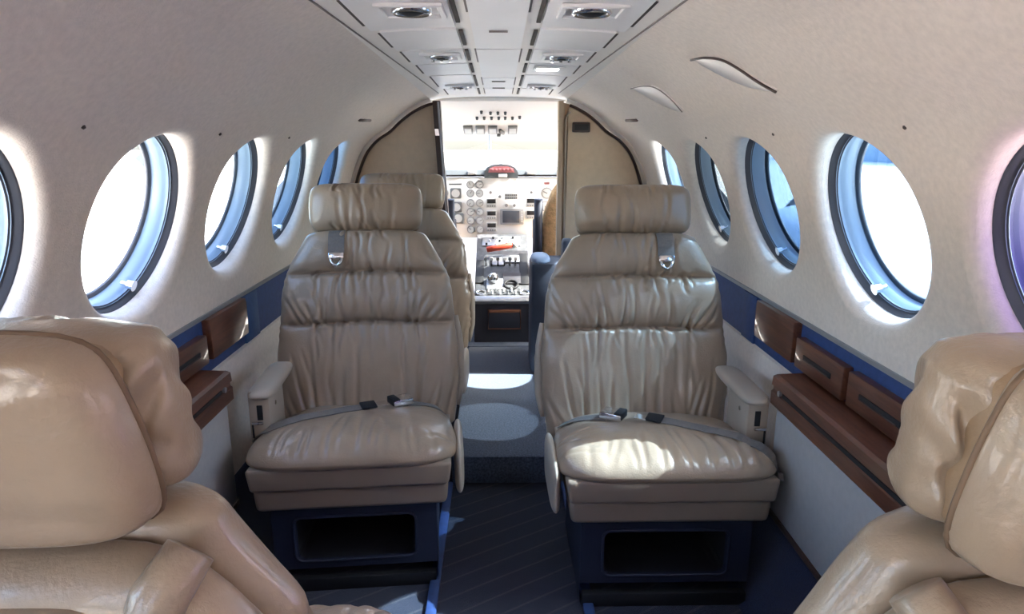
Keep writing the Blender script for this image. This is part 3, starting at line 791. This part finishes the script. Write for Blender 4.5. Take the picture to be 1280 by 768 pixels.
    pad('arm_pad', Matrix.Translation((ax - wall_side * .008, -.088, .478)) @ Matrix(((1, 0, 0, 0), (0, 1, 0, 0), (0, 0, 1, 0), (0, 0, 0, 1))), M['cream'], ar, lambda v: .035, .28, .015, .016, rings=14, N=64, pc=4, p=4, q=2)
    box('latch_slot', (ax - wall_side * .004, -.0705, .432), (.014, .004, .040), M['black'], ar, bev=.001)
    box('latch', (ax + wall_side * .003, -.0735, .405), (.030, .008, .007), M['chrome'], ar, bev=.002)
    box('latch_pin', (ax + wall_side * .016, -.0725, .385), (.003, .005, .04), M['black'], ar)
    cyl('button', (ax - wall_side * .0305, -.02, .44), .006, .004, M['chrome'], ar, axis='X', n=14)
    # folded aisle side armrest lying along the seat edge
    fx = -wall_side * .266
    mt_ = Matrix.Translation((fx, -.205, .305)) @ Matrix.Rotation(R(-6), 4, 'X') @ Matrix(((0, 0, -wall_side * 1.0, 0), (0, 1, 0, 0), (1, 0, 0, 0), (0, 0, 0, 1)))
    pad('folded_armrest', mt_, M['cream'], t, lambda v: .064, .30, .013, .013, rings=14, N=64, pc=5, p=5, q=2)
    # thin side rail of the backrest
    pts = [fr @ Vector((-wall_side * (back_hw(w) + .004), w, -.055)) for w in np.linspace(.02, .30, 9)]
    tube('side_rail', pts, [.008, .012, .014, .014, .014, .014, .014, .012, .008], M['cream'], t, n=10)
    if belts:
        sx = strap_side * .085
        stp = thing_part = link_mesh('shoulder_strap', *ribbon([fr @ Vector((sx, w, n)) for w, n in ((.562, .000), (.553, .010), (.540, .019), (.52, .025), (.49, .029))], Vector((1, 0, 0)), .048, .004, fr.to_3x3() @ Vector((0, 0, 1))), M['strap'], t, smooth=False)
        bk = box('buckle', fr @ Vector((sx, .484, .032)), (.046, .012, .020), M['chrome'], stp, bev=.003, rot=Matrix.Rotation(-rec, 4, 'X'))
        for q in (-1, 1):
            tube('hook', [fr @ Vector((sx + q * .017, .476, .034)), fr @ Vector((sx + q * .010, .460, .034)), fr @ Vector((sx, .454, .034))], .005, M['chrome'], stp, n=8)
        # lap belt draped on the cushion
        me = cu.data; bv = BVHTree.FromPolygons([v.co for v in me.vertices], [p.vertices for p in me.polygons])
        def drop(x, y, up=.004):
            h_ = bv.ray_cast(Vector((x, y, 1.0)), Vector((0, 0, -1)))[0]
            return Vector((x, y, (h_.z if h_ else .33) + up))
        ws = wall_side
        P1 = [(ws * .255, -.075), (ws * .225, -.085), (ws * .19, -.072), (ws * .15, -.050), (ws * .10, -.020), (ws * .05, .005), (ws * .01, .020), (-ws * .02, .030)]
        if ws > 0: P1 = [(.268, -.190), (.240, -.178), (.195, -.142), (.145, -.105), (.095, -.068), (.045, -.036), (.0, -.014)]
        pts = [drop(x, y) for x, y in catm2(P1, 5)]
        b1 = link_mesh('lap_belt', *ribbon(pts, None, .036, .003, Vector((0, 0, 1))), M['strap'], t, smooth=False)
        e_ = pts[-1]; rz = math.atan2(pts[-1].y - pts[-4].y, pts[-1].x - pts[-4].x)
        box('tongue', e_ + Vector((0, 0, .006)), (.042, .046, .006), M['black'], b1, bev=.002, rot=Matrix.Rotation(rz, 4, 'Z'))
        box('tongue_plate', e_ + Vector((-ws * .034, .006, .006)), (.03, .03, .003), M['chrome'], b1, rot=Matrix.Rotation(rz, 4, 'Z'))
        P2 = [(-ws * .225, .165), (-ws * .19, .150), (-ws * .15, .125), (-ws * .115, .105)]
        if ws > 0: P2 = [(-.230, .120), (-.190, .095), (-.150, .070), (-.110, .046)]
        pts = [drop(x, y) for x, y in catm2(P2, 5)]
        b2 = link_mesh('lap_belt', *ribbon(pts, None, .036, .003, Vector((0, 0, 1))), M['strap'], t, smooth=False)
        e_ = pts[-1]; rz = math.atan2(pts[-1].y - pts[-4].y, pts[-1].x - pts[-4].x)
        bk = box('buckle', e_ + Vector((ws * .012, -.006, .013)), (.062, .050, .020), M['chrome'], b2, bev=.005, rot=Matrix.Rotation(rz, 4, 'Z'))
        box('buckle_cover', e_ + Vector((ws * .030, -.016, .017)), (.022, .046, .020), M['black'], b2, bev=.003, rot=Matrix.Rotation(rz, 4, 'Z'))
    return t
def ribbon(pts, across, width, th, up):
    V = []; F = []; n = len(pts)
    for i, p in enumerate(pts):
        t = (pts[min(i + 1, n - 1)] - pts[max(i - 1, 0)]).normalized()
        s = across if across is not None else t.cross(up).normalized()
        u = up
        for (a, b) in ((-1, 0), (1, 0), (1, 1), (-1, 1)): V.append(p + s * (a * width / 2) + u * (b * th))
    for i in range(n - 1):
        for k in range(4): F.append((i * 4 + k, i * 4 + (k + 1) % 4, (i + 1) * 4 + (k + 1) % 4, (i + 1) * 4 + k))
    F += [(3, 2, 1, 0), ((n - 1) * 4, (n - 1) * 4 + 1, (n - 1) * 4 + 2, (n - 1) * 4 + 3)]
    return V, F

G = 'tan leather cabin seats'
build_seat('tan leather seat left of the aisle facing the camera, lap belt on its cushion', (-.377, 1.695, 0), R(4.5), -1, 11, G, strap_side=-1, sx_=.985)
build_seat('tan leather seat right of the aisle facing the camera, sun patch on its cushion', (.397, 1.615, 0), 0, 1, 23, G, strap_side=1)
build_seat('tan leather seat mostly hidden behind the left seat, next to the bulkhead', (-.395, 2.40, 0), 0, -1, 37, G, belts=False)
build_seat('tan leather seat cut off at the lower left, its headrest seen from behind', (-.395, .695, 0), R(180), 1, 41, G, belts=False, near=True, rec=R(3), sx_=1.06)
build_seat('tan leather seat cut off at the lower right, its headrest seen from behind', (.428, .645, 0), R(180), -1, 53, G, belts=False, near=True, rec=R(3))

# ------------------------------------------------------------------ side furniture
def side_cabinet(side, yend, lab, lab_t):
    c = thing('side_cabinet', lab, 'cabinet', (side * .69, 1.2, .20))
    L = yend - .95; ym = (yend + .95) / 2 - 1.2
    box('panel', (-side * .004, ym, .136), (.020, L, .272), M['lowpanel'], c, bev=.004)
    box('end_panel', (side * .020, yend - 1.2 - .008, .135), (.036, .016, .268), M['lowpanel'], c, bev=.003)
    box('foot_strip', (-side * .006, ym, .002), (.026, L, .016), M['dkbrown'], c, bev=.003)
    t = thing('folding_table', lab_t, 'table', (side * .702, 1.2, .474))
    y0, y1 = .93 - 1.2, yend + .012 - 1.2
    pr = [(side * .046, .080), (-side * .026, .078), (-side * .036, .074), (-side * .038, .052), (-side * .033, .048), (-side * .033, .040), (-side * .038, .036), (-side * .038, .005), (-side * .034, .001), (side * .02, .001)]
    prism('leaf', pr, y0, y1, M['wood'], t)
    box('groove', (-side * .0345, (y0 + y1) / 2 - .02, .044), (.004, y1 - y0 - .08, .009), M['black'], t)
    cyl('hinge_pin', (-side * .037, y1 - .045, .044), .007, .006, M['steel'], t, axis='X', n=12)
side_cabinet(-1, 1.575, 'pale grey side cabinet under the left folded wooden table', 'folded dark wooden table ledge along the left wall under its drawers')
side_cabinet(1, 1.525, 'pale grey side cabinet under the right folded wooden table', 'folded dark wooden table ledge along the right wall under its drawers')
def wall_panel(side, y0, y1, z0, z1, slot, label):
    t = thing('wood_panel', label, 'panel', (side * .744, (y0 + y1) / 2, (z0 + z1) / 2))
    p_ = box('face', (0, 0, 0), (.024, y1 - y0, z1 - z0), M['wood'], t, bev=.004)
    if slot:
        box('finger_slot', (-side * .0125, 0, 0), (.004, (y1 - y0) * .58, .013), M['black'], t, bev=.0015)
        box('pull', (-side * .0145, 0, -.004), (.006, (y1 - y0) * .50, .003), M['dkbrown'], t, bev=.0015)
    else:
        box('hinge', (-side * .004, (y1 - y0) / 2 + .002, 0), (.012, .006, z1 - z0 - .02), M['dkbrown'], t)
wall_panel(-1, 1.655, 1.905, .558, .664, False, 'tall plain wooden panel on the blue band of the left wall')
wall_panel(-1, 1.395, 1.63, .558, .632, True, 'wooden drawer front with dark slot handle on the left wall')
wall_panel(-1, 1.12, 1.37, .558, .632, True, 'wooden drawer front hidden behind the lower left seat')
wall_panel(1, 1.60, 1.85, .558, .664, False, 'tall plain wooden panel on the blue band of the right wall')
wall_panel(1, 1.345, 1.58, .558, .634, True, 'wooden drawer front with slot handle on the right wall, middle of three panels')
wall_panel(1, 1.075, 1.325, .558, .634, True, 'wooden drawer front with slot handle beside the lower right seat')

# blue upholstered box right of the cockpit doorway
bx = thing('upholstered_box', 'blue grey upholstered box with light blue rounded cap right of the doorway', 'box', (.235, 2.93, .10))
box('body', (0, 0, .25), (.20, .22, .50), M['bluegrey'], bx, bev=.02)
pad('cap', Matrix.Translation((-.055, -.10, .50)), M['bluelight'], bx, lambda v: .042, .20, .022, .02, rings=14, N=64, pc=3, p=4, q=2)
box('side_board', (.07, .06, .30), (.05, .08, .56), M['bluegrey'], bx, bev=.015)

# ------------------------------------------------------------------ cockpit
YC0, YC1 = Y_BULK + .02, 4.15
for side, nm in ((-1, 'wall_cockpit_left'), (1, 'wall_cockpit_right')):
    pr = [(.745, .74), (.752, .56), (.748, .45), (.738, .33), (.70, .2), (.56, 0.0)]
    struct(sweep(nm, pr, [YC0, YC1, 4.75], M['glare'], side=side, smooth=False))
    for y in (YC0 + .02, 3.72, 4.12):
        pts = [wall_pt(side, y, s) for s in np.linspace(S_BOT, S_TOP, 12)]
        struct(tube('trim_11', pts, .022, M['white'], n=8))
V = []; F = []; ys = np.linspace(YC0 - .02, 3.86, 7); ss = np.linspace(S120 + .05, 2 * S_END - S120 - .05, 19)
for y in ys:
    for s in ss:
        p = wall_pt(1, y, float(s if s <= S_END else 2 * S_END - s))
        if s > S_END: p.x = -p.x
        V.append(p)
for j in range(6):
    for i in range(18): F.append((j * 19 + i, j * 19 + i + 1, (j + 1) * 19 + i + 1, (j + 1) * 19 + i))
struct(link_mesh('ceiling_cockpit', V, F, M['white']))
struct(box('floor_cockpit', (0, 3.9, .05), (1.1, 1.3, .10), M['carpet3']))
struct(box('wall_nose', (0, 4.72, .42), (1.35, .04, .90), M['white']))
for side, nm in ((-1, 'left'), (1, 'right')):
    wi += 1; fr = None
    for y0, y1 in ((YC0 + .02, 3.72), (3.72, 4.12)):
        V = []; F = []; n_ = 10
        for k in range(n_):
            for y in (y0, y1): V.append(wall_pt(side, y, float(np.interp(k, [0, n_ - 1], [S_BOT + .16, S120 + .06]))))
        F = [(2 * k, 2 * k + 1, 2 * k + 3, 2 * k + 2) for k in range(n_ - 1)]
        if fr is None: fr = struct(link_mesh(f'window_{wi}', V, F, M['cockpitglass']))
        else: link_mesh('pane', V, F, M['cockpitglass'], fr)
# windscreen: two sloping panes and a centre post
def quad(name, P, mt, parent=None): return link_mesh(name, P, [(0, 1, 2, 3)], mt, parent, smooth=False)
ws_ = thing('windscreen', 'bright cockpit windscreen with a thin dark centre post', 'window', (0, 4.6, .92))
ws_.location = (0, 0, 0)
quad('pane', [(-.62, 4.45, .88), (-.055, 4.62, .88), (-.050, 3.86, 1.27), (-.45, 3.86, 1.22)], M['glass'], ws_)
quad('pane', [(.62, 4.45, .88), (-.055, 4.62, .88), (-.050, 3.86, 1.27), (.45, 3.86, 1.22)], M['glass'], ws_)
tube('centre_post', [(-.058, 4.61, .88), (-.055, 3.87, 1.27)], .0085, M['steel'], ws_, n=8)
# overhead panel with switches and gauges
PX = .00415
ovc = (0.03, 3.52)
ov = thing('overhead_console', 'white cockpit overhead panel with rows of knobs and small gauges', 'panel', (0, 0, 0))
def ovp(px, py):
    """point on the sloping overhead panel from coordinates measured across it"""
    x = (px - 624) * .00412; q = (py - 130) / 36.0
    return Vector((x, 3.42 + .40 * q, 1.277 - .132 * q))
ov_n = Vector((0, -.132, -.40)).normalized()
quad_v = [ovp(520, 126), ovp(735, 126), ovp(735, 167), ovp(520, 167)]
V = quad_v + [p - ov_n * .03 for p in quad_v]
link_mesh('board', V, [(0, 1, 2, 3), (7, 6, 5, 4), (0, 4, 5, 1), (1, 5, 6, 2), (2, 6, 7, 3), (3, 7, 4, 0)], M['white'], ov, smooth=False)
orot = ov_n.to_track_quat('Z', 'Y').to_matrix().to_4x4()
for (px, py) in [(603, 137), (614, 138), (623, 138), (632, 138), (597, 144), (606, 144), (615, 144), (624, 144), (632, 144), (641, 144), (650, 143)]:
    bm = bmesh.new(); add_cyl(bm, ovp(px, py) + ov_n * .007, .008, .014, orot, 10, .006); link_bm('knob', bm, M['glare'], ov, smooth=True)
for px in (584, 600, 616, 642):
    g = box('gauge', ovp(px, 159) + ov_n * .006, (.050, .11, .012), M['gauge'], ov, bev=.003, rot=orot)
    box('dial', ovp(px, 159) + ov_n * .0125, (.036, .075, .004), M['gaugew'], g, rot=orot)
box('switch', ovp(628, 161) + ov_n * .01, (.014, .05, .02), M['gauge'], ov, bev=.002, rot=orot @ Matrix.Rotation(R(25), 4, 'Z'))
box('switch', ovp(624, 166) + ov_n * .008, (.022, .02, .014), M['gauge'], ov, bev=.002, rot=orot)
# glareshield with the annunciator hump
gs = thing('glareshield', 'grey glareshield above the instruments with a red annunciator hump', 'dashboard', (0, 0, 0))
prism('shelf', [(3.97, .907), (3.955, .918), (3.965, .945), (4.05, .962), (4.30, .955), (4.30, .90)], -.60, .62, M['glare'], gs, axis='X')
prism('lip', [(3.95, .9065), (3.95, .916), (3.99, .916), (3.99, .9065)], -.64, .66, M['black'], gs, axis='X')
hump = [(-.085, .90), (-.085, .93), (-.070, .958), (-.040, .974), (.012, .980), (.064, .974), (.094, .958), (.110, .93), (.110, .90)]
hp = prism('hump', hump, 3.93, 4.05, M['glare'], gs)
redp = [(-.062, .932), (-.056, .952), (-.025, .965), (.050, .965), (.082, .952), (.088, .932)]
prism('annunciator', redp, 3.922, 3.94, M['red'], hp)
for k in range(6): box('warning_lamp', (-.04 + k * .022, 3.921, .947), (.018, .004, .016), M['red'], hp, bev=.001)
box('nameplate', (.022, 3.926, .914), (.05, .012, .018), M['white'], gs, bev=.002)
for x in (-.155, .185): box('vent', (x, 3.955, .93), (.05, .02, .022), M['gaugew'], gs, bev=.004)
# instrument panel
ip = thing('instrument_panel', 'pale instrument panel with round gauges, radios and a dark screen', 'panel', (0, 4.0, 0))
box('board', (0, .022, .722), (1.28, .04, .355), M['ipanel'], ip, bev=.006)
def ipx(px, py): return (px - 624) * .00475, .899 - (py - 222) * .00472
def gauge(px, py, r, ring='steel', face='gaugew'):
    x, z = ipx(px, py)
    g = cyl('gauge', (x, -.006, z), r, .014, M[ring], ip, axis='Y', n=22)
    cyl('dial', (x, -.0135, z), r * .78, .004, M[face], g, axis='Y', n=22)
    a = random.uniform(0, 6.28); box('needle', (x + math.cos(a) * r * .3, -.0160, z + math.sin(a) * r * .3), (r * .75, .002, r * .16), M['gauge'], g, rot=Matrix.Rotation(-a, 4, 'Y'))
for c, px in enumerate((588.5, 600)):
    for r_, py in enumerate((230.5, 241, 253, 264, 275, 286)): gauge(px, py, .0225, 'steel', 'gaugew')
for (px, py) in ((570.5, 241), (571, 258), (573, 272)): 
    x, z = ipx(px, py); b_ = box('indicator', (x, -.008, z), (.066, .016, .062), M['gauge'], ip, bev=.008); cyl('dial', (x, -.0175, z), .024, .004, M['gaugew'], b_, axis='Y', n=22)
gauge(683, 241, .034); gauge(681, 257, .030); gauge(555, 241, .030)
box('label_strip', (*(lambda q: (q[0], -.003, q[1]))(ipx(570, 230)),), (.075, .008, .010), M['gauge'], ip)
box('label_strip', (*(lambda q: (q[0], -.003, q[1]))(ipx(683, 229)),), (.03, .008, .012), M['red'], ip)
for (px, pys) in ((614.5, (251.5, 266.5, 281.5)), (664, (251, 266))):
    for py in pys:
        x, z = ipx(px, py); b_ = box('radio', (x, -.006, z - .008), (.060, .014, .052), M['gaugew'], ip, bev=.003)
        box('display', (x, -.014, z + .003), (.050, .004, .024), M['black'], b_, bev=.001)
        for k in range(4): cyl('button', (x - .02 + k * .0133, -.0145, z - .024), .0045, .006, M['gauge'], b_, axis='Y', n=8)
x, z = ipx(640, 270); sb = box('screen_unit', (x, -.010, z), (.140, .022, .092), M['steel'], ip, bev=.005)
box('screen', (x - .006, -.0215, z), (.100, .004, .070), M['screen'], sb, bev=.001)
for k in range(5): box('key', (x + .058, -.0215, z + .028 - k * .014), (.010, .004, .009), M['gaugew'], sb)
x, z = ipx(639, 245); rb = box('radio', (x, -.006, z), (.078, .014, .036), M['gaugew'], ip, bev=.002)
for k in range(6):
    for j in range(2): box('button', (x - .03 + k * .012, -.014, z + .008 - j * .016), (.008, .005, .009), M['gauge'], rb)
for (px, py) in ((613.5, 240), (664, 240), (625, 245), (633, 256), (643, 256)):
    x, z = ipx(px, py); cyl('knob', (x, -.010, z), .009, .018, M['steel'], ip, axis='Y', n=12)
# centre pedestal: sloping top with levers, box front with a pocket
pd = thing('centre_pedestal', 'grey control pedestal in the cockpit doorway with levers and knobs', 'console', (.012, 3.32, .10))
pp = [(0, 0), (0, .205), (.62, .47), (.66, .47), (.66, 0)]
prism('case', pp, -.142, .150, M['pedbox'], pd, axis='X')
sl = Matrix.Rotation(math.atan2(.265, .62), 4, 'X')
def pdp(x, q, up=0.0): return Vector((x, .62 * q, .205 + .265 * q)) + Vector((0, -.393, .92)) * up
box('top_plate', pdp(.004, .5, .004), (.285, .66, .012), M['pedestal'], pd, bev=.003, rot=sl)
box('sill', pdp(.004, .02, .012), (.295, .05, .022), M['steel'], pd, bev=.006, rot=sl)
fp = box('pocket', (.012, -.008, .125), (.165, .016, .105), M['pedbox'], pd, bev=.004)
tube('piping', [(-.070, -.017, .075), (.094, -.017, .075), (.094, -.017, .174), (-.070, -.017, .174)], .0035, M['orange'], fp, n=6, cyclic=True)
box('flap', (.012, -.018, .168), (.155, .010, .014), M['orange'], fp, bev=.003)
for x in (-.108, .118):
    bm = bmesh.new(); V, F = [], []
    o = tube('ring', [pdp(x + .022 * math.cos(a), .11 + .030 * math.sin(a), .014) for a in np.linspace(0, 2 * math.pi, 17)[:-1]], .0045, M['chrome'], pd, n=8, cyclic=True)
for (x, q, sx, sy, m_) in ((-.118, .40, .045, .22, 'black'), (.120, .44, .046, .30, 'black'), (-.03, .22, .10, .10, 'steel'), (.055, .30, .10, .10, 'pedbox'), (-.02, .55, .08, .08, 'steel'), (.05, .58, .10, .07, 'steel'), (0, .86, .22, .10, 'steel')):
    box('control_plate', pdp(x, q, .013), (sx, sy, .010), M[m_], pd, bev=.003, rot=sl)
bm = bmesh.new(); bmesh.ops.create_uvsphere(bm, u_segments=20, v_segments=14, radius=.030); bmesh.ops.translate(bm, vec=pdp(-.045, .26, .035), verts=bm.verts)
link_bm('trim_knob', bm, M['chrome'], pd, smooth=True)
o = tube('trim_ring', [pdp(.048 + .035 * math.cos(a), .20 + .055 * math.sin(a), .022) for a in np.linspace(0, 2 * math.pi, 21)[:-1]], .006, M['black'], pd, n=8, cyclic=True)
for k, x in enumerate((-.085, -.055, -.02, .015, .045, .075)):
    lv = tube('lever', [pdp(x, .50, .0), pdp(x, .47, .05), pdp(x, .44, .075)], .005, M['chrome'], pd, n=8)
    box('lever_knob', pdp(x, .43, .082), (.018, .02, .018), M['white' if k % 2 else 'gauge'], lv, bev=.004)
for k in range(10):
    cyl('knob', pdp(-.09 + .02 * k, .10 + .03 * (k % 2), .022), .006, .018, M['white' if k % 3 else 'steel'], pd, n=8)
    cyl('switch', pdp(-.085 + .019 * k, .80 + .05 * (k % 3), .02), .006, .016, M['white' if k % 2 else 'black'], pd, n=8)
lk = thing('control_lock', 'red bar with white end lying across the pedestal levers', 'lever lock', (.012, 3.32, .10))
a_, b_ = pdp(-.082, .62, .060), pdp(.062, .66, .070)
tube('bar', [a_, a_ + (b_ - a_) * .03, a_ + (b_ - a_) * .97, b_], [.012, .0165, .0165, .013], M['redbar'], lk, n=12)
tube('end_cap', [b_, b_ + (b_ - a_) * .18], [.018, .016], M['white'], lk, n=12)
# crew seats
def crew_seat(x, label, sd):
    t = thing('crew_chair', label, 'seat', (x, 3.62, .10), 0, 'cockpit crew seats')
    fr = Matrix.Translation((0, -.02, .32)) @ Matrix.Rotation(R(8), 4, 'X') @ Matrix(((1, 0, 0, 0), (0, 0, 1, 0), (0, 1, 0, 0), (0, 0, 0, 1)))
    pad('backrest', fr, M['sheep'], t, lambda v: float(np.interp(v, [0, .6, .85, 1], [.20, .19, .15, .11])), .52, .05, .05, rings=18, N=80, pc=5, p=4)
    for q in (-1, 1):
        tube('side_bolster', [fr @ Vector((q * .215, w, -.03)) for w in (.0, .2, .40)], .024, M['navy'], t, n=10)
    pad('cushion', Matrix.Translation((0, 0, .30)), M['sheep'], t, lambda v: .20, .42, .05, .04, rings=14, N=64, pc=5, p=4)
    box('base', (0, .18, .13), (.32, .34, .26), M['navy'], t, bev=.02)
    box('side_cushion', (sd * .225, -.03, .32), (.03, .10, .56), M['navy'], t, bev=.008)
crew_seat(-.47, 'left cockpit seat showing only a dark blue side edge', 1)
crew_seat(.42, 'right cockpit seat with tan sheepskin back and dark blue edge', -1)

# ------------------------------------------------------------------ outside
ground = struct(box('ground', (0, 0, -1.25), (400, 400, .1), M['concrete']))
def wing(side, w):
    t = thing('aircraft_wing', f'white wing with engine nacelle outside the {w} windows', 'wing', (0, 0, 0))
    st = [(.95, 2.35, 4.75, -.16, .20), (2.6, 2.5, 4.7, -.08, .18), (7.0, 3.0, 4.5, .32, .10)]
    V = []; F = []; n = 20
    for (x, ya, yl, z, th) in st:
        for k in range(n):
            q = 2 * math.pi * k / n; c_ = (1 - math.cos(q)) / 2
            y = ya + (yl - ya) * c_; tk = th * (c_ ** .9) * (1 - c_) ** .45 * 2.0 * (1 if q < math.pi else -.6)
            V.append((side * x, y, z + tk))
    for j in range(2):
        for k in range(n): F.append((j * n + k, j * n + (k + 1) % n, (j + 1) * n + (k + 1) % n, (j + 1) * n + k))
    F += [tuple(range(n)), tuple(range(2 * n, 3 * n))]
    link_mesh('wing_panel', V, F, M['wing'], t)
    pts = [(side * 2.45, y, z) for y, z in ((2.2, .05), (2.7, .08), (3.5, .14), (4.5, .20), (5.5, .22), (6.0, .20), (6.2, .18))]
    tube('nacelle', pts, [.05, .20, .34, .40, .38, .30, .16], M['wing'], t, n=24)
    tube('spinner', [(side * 2.45, 6.2, .18), (side * 2.45, 6.32, .18), (side * 2.45, 6.46, .18)], [.15, .11, .01], M['steel'], t, n=18)
    for k in range(4):
        a = R(45 + 90 * k); b_ = Vector((math.cos(a), 0, math.sin(a)))
        c0 = Vector((side * 2.45, 6.30, .18)); ru = Vector((-b_.z, 0, b_.x))
        V = [c0 + b_ * .1 + ru * .04, c0 + b_ * .7 + ru * .08, c0 + b_ * 1.15 + ru * .05, c0 + b_ * 1.15 - ru * .05, c0 + b_ * .7 - ru * .08, c0 + b_ * .1 - ru * .04]
        V += [v + Vector((0, .03, 0)) for v in V]
        link_mesh('blade', V, [(0, 1, 2, 3, 4, 5), (11, 10, 9, 8, 7, 6)] + [(i, (i + 1) % 6, 6 + (i + 1) % 6, 6 + i) for i in range(6)], M['dring'], t, smooth=False)
wing(-1, 'left'); wing(1, 'right')
hg = thing('hangar', 'pale blue grey hangar standing beyond the right windows', 'building', (55, 70, -1.2))
box('wall', (0, 0, 4), (20, 60, 8), M['hangar'], hg)
prism('roof', [(-10.5, 8), (0, 11), (10.5, 8)], -31, 31, M['hangar'], hg)
rng = random.Random(3)
for k in range(7):
    bm = bmesh.new()
    for j in range(7):
        g = bmesh.ops.create_icosphere(bm, subdivisions=2, radius=rng.uniform(1.6, 3.0))
        for v in g['verts']: v.co += v.co.normalized() * rng.uniform(-.4, .4)
        bmesh.ops.translate(bm, vec=(rng.uniform(-3, 3), rng.uniform(-3, 3), rng.uniform(3.0, 6.5)), verts=g['verts'])
    t = thing('tree', 'green tree in the distant row outside the left windows', 'tree', (-60 - rng.uniform(0, 12), 20 + k * 19.0, -1.2), 0, 'distant trees left of the aircraft')
    link_bm('crown', bm, M['tree'], t, smooth=True)
    tube('trunk', [(0, 0, 0), (0, 0, 4)], [.4, .3], M['dkbrown'], t, n=8)
